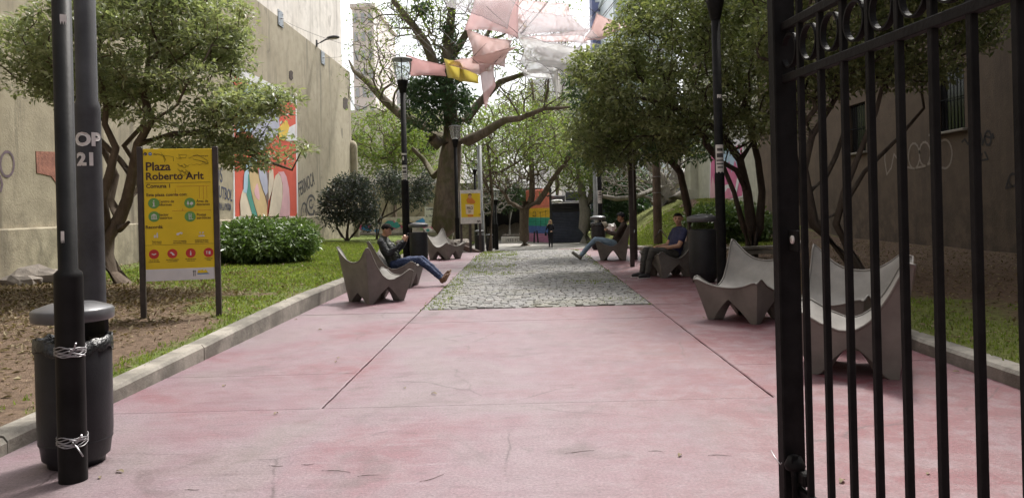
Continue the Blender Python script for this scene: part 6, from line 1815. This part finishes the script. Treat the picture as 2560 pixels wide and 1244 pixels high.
person('seated man in dark vest and blue jeans looking down at his phone', C2.location, C2.rotation_euler.z, ch, {'skin': M['skin'], 'vest': M['vest'], 'sleeve': M['sleeve'], 'jeans': M['jeans'], 'boot': M['boot']}, ex)
ph = empty('phone', C2.matrix_basis @ Vector((0.0, .155, .99)), 'dark phone in the hands of the seated man', 'phone', C2.rotation_euler.z)
b = MB(); b.box((0, 0, 0), (.075, .009, .155), M=Matrix.Rotation(R(-38), 4, 'X'), bev=.003); b.build('case', M['black_ink'], ph)
b = MB(); b.box((0, 0, 0), (.066, .002, .14), M=Matrix.Rotation(R(-38), 4, 'X') @ Matrix.Translation((0, -.006, 0))); b.build('screen', M['dark_glass'], ph)

# --- man in a blue shirt, head turned to the path
hc = (-.03, -.225, 1.175); look = (-.80, .60, -.02)
ch = head_chains(hc, look)
ch += [('skin', [((0, -.27, 1.02), .058), ((-.01, -.245, 1.10), .056)]),
       ('tee', [((0, -.12, .47), (.18, .15, .12)), ((0, -.17, .60), (.185, .15, .13)), ((0, -.23, .78), (.20, .135, .14)), ((0, -.27, .93), (.17, .10, .09)), ((0, -.27, .985), .075)]),
       ('tee', [((-.16, -.27, .925), .085), ((.16, -.27, .925), .085)])]
for s in (-1, 1):
    ch += [('tee', [((s * .205, -.265, .915), .078), ((s * .245, -.19, .76), .070)]),
           ('skin', [((s * .245, -.19, .76), .054), ((s * .255, -.115, .635), .047), ((s * .20, .06, .61), .042), ((s * .13, .20, .615), .032)]),
           ('trouser', [((s * .10, -.06, .44), .105), ((s * .14, .18, .52), .092), ((s * .15, .43, .545), .074), ((s * .14, .50, .34), .066), ((s * .13, .53, .13), .060)])]
    a = Vector((s * .13, .54, .06))
    ch += [('trainer', [(tuple(a + Vector((0, 0, .04))), .050), (tuple(a + Vector((0, -.015, -.005))), .050), (tuple(a + Vector((s * .02, .10, -.012))), .044), (tuple(a + Vector((s * .03, .19, -.02))), .036)])]
ch += hand_chains((-.13, .20, .615), (.45, .85, -.15), (-.1, .2, 1), -1, .8) + hand_chains((.13, .20, .615), (-.45, .85, -.15), (.1, .2, 1), 1, .8)
ex = [hair_cap(hc, look, M['hair_dark'], thick=0.004), face_marks(hc, look)] + [sole('shoe_sole', (s * .13, .47, .012), (s * .17, .785, .012), .10, M['offwhite'], (0, 0, 1)) for s in (-1, 1)]
ex += [tube_part('belt', [(-.17, -.02, .50), (-.10, .05, .50), (.10, .05, .50), (.17, -.02, .50)], .014, M['black_ink'], 6)]
person('seated man in navy t-shirt and dark trousers facing the path', C4.location, C4.rotation_euler.z, ch, {'skin': M['skin'], 'tee': M['tee'], 'trouser': M['trouser'], 'trainer': M['trainer']}, ex)

# --- reclining man in light jeans, cap and hat
hc = (0, -.26, 1.16); look = (0.05, .95, -.25)
ch = head_chains(hc, look)
ch += [('skin', [((0, -.32, 1.02), .056), ((0, -.285, 1.09), .054)]),
       ('brown_coat', [((0, -.10, .47), (.17, .14, .12)), ((0, -.18, .62), (.17, .13, .12)), ((0, -.28, .80), (.185, .125, .13)), ((0, -.33, .93), (.165, .10, .09)), ((0, -.33, 1.0), .072)]),
       ('brown_coat', [((-.15, -.32, .93), .082), ((.15, -.32, .93), .082)])]
for s in (-1, 1):
    ch += [('brown_coat', [((s * .20, -.31, .92), .072), ((s * .25, -.14, .70), .062), ((s * .17, .05, .74), .050), ((s * .13, .12, .79), .042)]),
           ('pale_jeans', [((s * .09, -.05, .45), .100), ((s * .11, .20, .52), .090), ((s * .11, .45, .56), .074), ((s * .09, .68, .34), .066), ((s * .06, .84, .15), .060)])]
    a = Vector((s * .06, .86, .10))
    ch += [('grey_shoe', [(tuple(a + Vector((0, 0, .03))), .052), (tuple(a + Vector((0, .02, -.03))), .048), (tuple(a + Vector((s * .01, .13, .05))), .044), (tuple(a + Vector((s * .02, .22, .12))), .034)])]
ch += hand_chains((-.13, .12, .79), (.4, .5, .6), (-.8, .3, .3), 1, .8) + hand_chains((.13, .12, .79), (-.4, .5, .6), (.8, .3, .3), -1, .8)
def cap_brim(root):
    c = Vector(hc); f, r, u = frame(look); b = MB()
    out = [c + f * (.075 + .10 * math.sin(math.pi * i / 12) ** .7) + r * (.085 * math.cos(math.pi * i / 12)) + u * (.062 - .02 * math.sin(math.pi * i / 12)) for i in range(13)]
    b.prism(out, u * .012); b.build('cap_brim', M['coat_black'], root)
ex = [hair_cap(hc, look, M['coat_black'], thick=0.016, name='cap'), face_marks(hc, look), cap_brim]
person('reclining man in dark cap, brown jacket and light jeans', C5.location, C5.rotation_euler.z, ch, {'skin': M['skin'], 'brown_coat': M['brown_coat'], 'pale_jeans': M['pale_jeans'], 'grey_shoe': M['grey_shoe']}, ex)
M['straw'] = plain('pale_straw', (0.50, 0.45, 0.36), 0.8, 0, 0.15, 40, 0.4, 90)
ht = empty('straw_hat', C5.matrix_basis @ Vector((-.02, .20, .92)), 'pale brimmed hat held up by the reclining man', 'hat', C5.rotation_euler.z)
Mh = Matrix.Rotation(R(62), 4, 'X') @ Matrix.Rotation(R(20), 4, 'Z')
b = MB(); b.lathe([(.095, .0), (.13, -.004), (.165, .004), (.168, .008), (.13, .004), (.095, .008)], 24); me = b.mesh('brim', M['straw']); me.transform(Mh); link('brim', me, ht)
b = MB(); b.lathe([(.096, .004), (.090, .06), (.075, .095), (.03, .108), (0, .105)], 24); me = b.mesh('hat_crown', M['straw']); me.transform(Mh); link('hat_crown', me, ht)

# --- standing woman in black by the kiosk
hc = (0, .01, 1.545); look = (.15, .97, -.1)
ch = head_chains(hc, look)
ch += [('skin', [((0, -.01, 1.39), .048), ((0, 0, 1.47), .048)]),
       ('coat_black', [((0, 0, .88), (.17, .13, .12)), ((0, 0, 1.02), (.145, .11, .12)), ((0, 0, 1.20), (.16, .115, .12)), ((0, -.01, 1.33), (.14, .085, .07)), ((0, -.01, 1.40), .06)]),
       ('coat_black', [((-.13, -.01, 1.335), .068), ((.13, -.01, 1.335), .068)]),
       ('coat_black', [((-.17, -.01, 1.32), .060), ((-.23, -.02, 1.08), .050), ((-.15, .14, .98), .042)]),
       ('coat_black', [((.17, -.01, 1.32), .060), ((.24, .06, 1.10), .050), ((.17, .16, 1.30), .042)])]
for s in (-1, 1):
    ch += [('trouser', [((s * .085, 0, .86), .105), ((s * .08, .01, .48), .066), ((s * .075, -.01, .12), .048)]), ('trainer', [((s * .075, -.01, .07), .045), ((s * .08, .06, .045), .042), ((s * .09, .13, .04), .034)])]
ch += hand_chains((-.14, .15, .97), (.6, .6, .0), (-.5, .4, .5), 1, .7) + hand_chains((.165, .165, 1.32), (-.35, -.05, .95), (.9, .3, .2), -1, .7)
def long_hair(root):
    b = MB()
    c = Vector(hc)
    b.blob(c + Vector((0, -.055, -.08)), (.125, .075, .17), 3, .15, 18); b.build('hair', M['hair_fair'], root)
ex = [hair_cap(hc, look, M['hair_fair'], thick=0.02), face_marks(hc, look), long_hair]
wz = W(1377, 618, 46.8)
person('standing woman with fair hair in black coat before the kiosk shutter', Vector((wz.x, 46.8, -1.0 + .015)), R(172), ch, {'skin': M['skin_light'], 'coat_black': M['coat_black'], 'trouser': M['coat_black'], 'trainer': M['trainer']}, ex)
hb = empty('handbag', Vector((wz.x - .29, 46.75, -1.0 + .72)), 'black shoulder bag at the hip of the standing woman', 'bag', R(172))
b = MB(); b.box((0, 0, .11), (.12, .28, .22), bev=.03); b.build('bag_body', M['coat_black'], hb)
b = MB(); b.tube([(0, -.1, .2), (-.02, -.06, .45), (-.10, 0, .66), (-.04, .06, .45), (0, .1, .2)], .012, 6); b.build('strap', M['coat_black'], hb)
# ================================================================== ground cover and litter
def gmask_l(x, y):
    n = mnoise.noise(Vector((x * .5, y * .35, 9))) * .55 + mnoise.noise(Vector((x * 1.6, y * 1.3, 3))) * .35
    d = XL - .2 - x
    m = .15 + .55 * sstep(10.5, 14.5, y) - .55 * sstep(.6, 2.2, d) * (1 - sstep(12.5, 16, y)) - .25 * sstep(3.5, 5.5, d) * (1 - sstep(20, 26, y))
    m -= .5 * (1 - sstep(7, 11.5, y)) * (1 if d > .35 else .3)
    return m + n
def gmask_r(x, y):
    n = mnoise.noise(Vector((x * .5, y * .4, 29))) * .55 + mnoise.noise(Vector((x * 1.6, y * 1.3, 13))) * .35
    d = x - XR - .2
    near = .22 - .45 * sstep(.7, 2.4, d) - .5 * sstep(9.5, 12, y)
    hill = .45 * sstep(24, 28, y) - .9 * max(0, 1 - abs(x - 5.6 - (y - 26) * .22) / .7)
    return max(near if y < 13 else -.6, hill if y > 22 else -.6) + n
for o in [o for o in COL.objects if o.name.startswith('lawn')]:
    left = o.data.vertices[0].co.x < 0
    at = o.data.attributes.new('grass', 'FLOAT', 'POINT')
    vals = [max(0, min(1, .5 + 1.2 * (gmask_l(v.co.x, v.co.y) if left else gmask_r(v.co.x, v.co.y)))) for v in o.data.vertices]
    at.data.foreach_set('value', vals)
def lawn_mat(name, dirt, grass):
    m, nt, N, L, b = newmat(name)
    at = N.new('ShaderNodeAttribute'); at.attribute_name = 'grass'
    g = nz(nt, 14, 6, 0.75); h = nz(nt, 60, 3, 0.7); k = nz(nt, 3.0, 5, .7)
    ad = N.new('ShaderNodeMath'); ad.operation = 'ADD'; L.new(at.outputs['Fac'], ad.inputs[0]); L.new(k, ad.inputs[1])
    dc = mix(nt, ramp(nt, g, [(.35, 0.), (.65, 1.)]), [x * .6 for x in dirt], [x * 1.35 for x in dirt])
    gc = mix(nt, ramp(nt, g, [(.35, 0.), (.65, 1.)]), [x * .6 for x in grass], [x * 1.35 for x in grass])
    dv = N.new('ShaderNodeMath'); dv.operation = 'MULTIPLY'; dv.inputs[1].default_value = .5; L.new(ad.outputs[0], dv.inputs[0])
    L.new(mix(nt, ramp(nt, dv.outputs[0], [(.46, 0.), (.60, 1.)]), dc, gc), b.inputs['Base Color']); set_in(b, Roughness=.95)
    b.inputs['Specular IOR Level'].default_value = .15
    a2 = N.new('ShaderNodeMath'); a2.operation = 'ADD'; L.new(g, a2.inputs[0]); L.new(h, a2.inputs[1])
    bump(nt, b, a2.outputs[0], .8, .05)
    return m
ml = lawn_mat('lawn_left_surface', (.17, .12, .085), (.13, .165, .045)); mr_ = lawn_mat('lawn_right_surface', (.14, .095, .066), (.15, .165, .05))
for o in [o for o in COL.objects if o.name.startswith('lawn')]:
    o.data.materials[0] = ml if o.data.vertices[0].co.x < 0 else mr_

def blades(name, label, n, xr, yr, zf, mf, hmin, hmax, seed, ypow=1.0, thr=0.05):
    r = np.random.default_rng(seed); V = []; 
    c = 0
    while len(V) < n * 3 and c < n * 12:
        c += 1
        y = yr[0] + (yr[1] - yr[0]) * r.random() ** ypow; x = r.uniform(*xr)
        if mf(x, y) < thr + r.uniform(-.12, .12): continue
        z = zf(x, y)
        for t in range(3):
            xx, yy = x + r.normal() * .035, y + r.normal() * .035
            a = r.uniform(0, 6.283); h = r.uniform(hmin, hmax) * (1 + y * .012); w = .006 + .0008 * y; ln = r.uniform(.2, .9) * h
            dx, dy = math.cos(a), math.sin(a)
            V += [(xx - dy * w, yy + dx * w, z - .01), (xx + dy * w, yy - dx * w, z - .01), (xx + dx * ln, yy + dy * ln, z + h)]
    V = np.array(V); T = np.arange(len(V)).reshape(-1, 3)
    o = link(name, np_mesh(name, V, T, M['grass'])); return tag(o, label, kind='stuff')
blades('grass', 'short green grass on the lawn beside the kerb and bush', 52000, (-8.6, XL - .2), (4.6, 30), lawn_left, gmask_l, .014, .045, 41, 1.25, .16)
blades('grass', 'thin grass along the kerb and hill on the gate side', 30000, (XR + .2, 9.5), (5, 42), lawn_right, gmask_r, .014, .045, 42, 1.3, .14)
def weed_mask(x, y):
    return max(.28 - min(x - JL, JR - x) * 2.2 + mnoise.noise(Vector((x * 3, y * 1.2, 15))) * .35, .42 - math.hypot((x - 1.42) / .34, (y - 11.95) / .38) * .42, .35 - math.hypot((x - 1.3) / .6, (y - 15.0) / .45) * .35, (.16 if (x < JL + .35 and y < 20) else -.2) + mnoise.noise(Vector((x, y * .6, 5))) * .25, (.1 if (x < -.3 and y > 17) else -.3) + mnoise.noise(Vector((x, y * .5, 8))) * .3, .1 + mnoise.noise(Vector((x * 2, y * 2, 1))) * .3 if (y > 24 and x < JL + .5) else -1)
blades('weeds', 'small weeds growing between the setts', 6500, (JL + .03, JR - .03), (11.4, 30), lambda x, y: pathz(y) - .005, weed_mask, .012, .035, 43, 1.1)

def litter(name, label, n, xr, yr, zf, seed, size=.07, mf=None, ypow=1.2):
    r = np.random.default_rng(seed); C = []
    k = 0
    while len(C) < n and k < n * 8:
        k += 1
        y = yr[0] + (yr[1] - yr[0]) * r.random() ** ypow; x = r.uniform(*xr)
        if mf and r.random() > mf(x, y): continue
        C.append((x, y, zf(x, y) + .012))
    C = np.array(C)
    me = leaf_mesh(name, C, 1, .015, size, M['deadleaf'], r, up=.85, asp=.5, flat=.3, fold=.5)
    o = link(name, me); return tag(o, label, kind='stuff')
litter('leaf_litter', 'dry brown leaves scattered thickly under the yellow sign', 18000, (-9.3, XL - .22), (4.5, 19), lawn_left, 51, .068, lambda x, y: max(.06, min(1, .75 - gmask_l(x, y))) * (.15 + .85 * sstep(.1, 1.6, XL - .2 - x)) * (.35 + .65 * sstep(7, 11, y)))
litter('leaf_litter', 'dry brown leaves on the dark bed behind the gate', 9000, (XR + .22, 9.8), (4.5, 22), lawn_right, 52, .06, lambda x, y: max(.1, min(1, .7 - gmask_r(x, y))))
# single leaves and twigs on the pavement
rl = random.Random(8)
spots = [(1012, 970), (840, 905), (845, 895), (690, 1035), (1085, 985), (250, 1195), (2000, 1040), (2105, 1205), (2320, 1185), (2515, 740), (2390, 930), (1760, 795), (1620, 700), (800, 825), (560, 965), (740, 800), (2140, 840), (1700, 1140), (300, 1180), (1505, 668)]
base_leaf = []
for k in range(4):
    b = MB()
    cv = rl.uniform(.1, .35)
    V = []
    for i in range(6):
        t = i / 5; w = .018 * math.sin(math.pi * (t * .92 + .06)) ** .8
        z = cv * .05 * math.sin(math.pi * t) + .004
        V += [(-w, t * .075 - .037, z + w * .6), (0, t * .075 - .037, z), (w, t * .075 - .037, z + w * .5)]
    b.add(V, [f for i in range(5) for f in ((i * 3, i * 3 + 1, i * 3 + 4, i * 3 + 3), (i * 3 + 1, i * 3 + 2, i * 3 + 5, i * 3 + 4))], 0, True)
    base_leaf.append(b.mesh('fallen_leaf', M['deadleaf']))
def groundpt(px, py):
    a, b_ = ab(px, py); Y = -HC * F / b_
    return Vector((a * Y / F, Y, 0))
for k, (x, y) in enumerate(spots):
    p = groundpt(x, y)
    if not (XL + .05 < p.x < XR - .05): continue
    o = link('fallen_leaf', base_leaf[k % 4]); o.location = (p.x, p.y, .002); o.rotation_euler = (0, 0, rl.uniform(0, 6)); s = rl.uniform(.4, .8); o.scale = (s, s, s)
    tag(o, 'single dry leaf lying on the pink pavement', 'leaf', 'single leaves on the pavement')
for k, (x, y) in enumerate([(840, 1180), (920, 1190), (690, 1165), (770, 1160), (1080, 1195), (1450, 1130), (1640, 1130), (1800, 1140), (480, 1225)]):
    p = groundpt(x, y); L = rl.uniform(.06, .20); a = rl.uniform(-.6, .6); b = MB()
    b.tube([(L * (t - .5), .02 * math.sin(t * 3 + k), .003) for t in (0, .25, .5, .75, 1)], [.0014, .0018, .0016, .0013, .0008], 5)
    o = b.build('twig', M['bark_dark']); o.location = (p.x, p.y, .002); o.rotation_euler = (0, 0, a); tag(o, 'thin dry twig lying on the pink pavement', 'twig', 'twigs on the pavement')
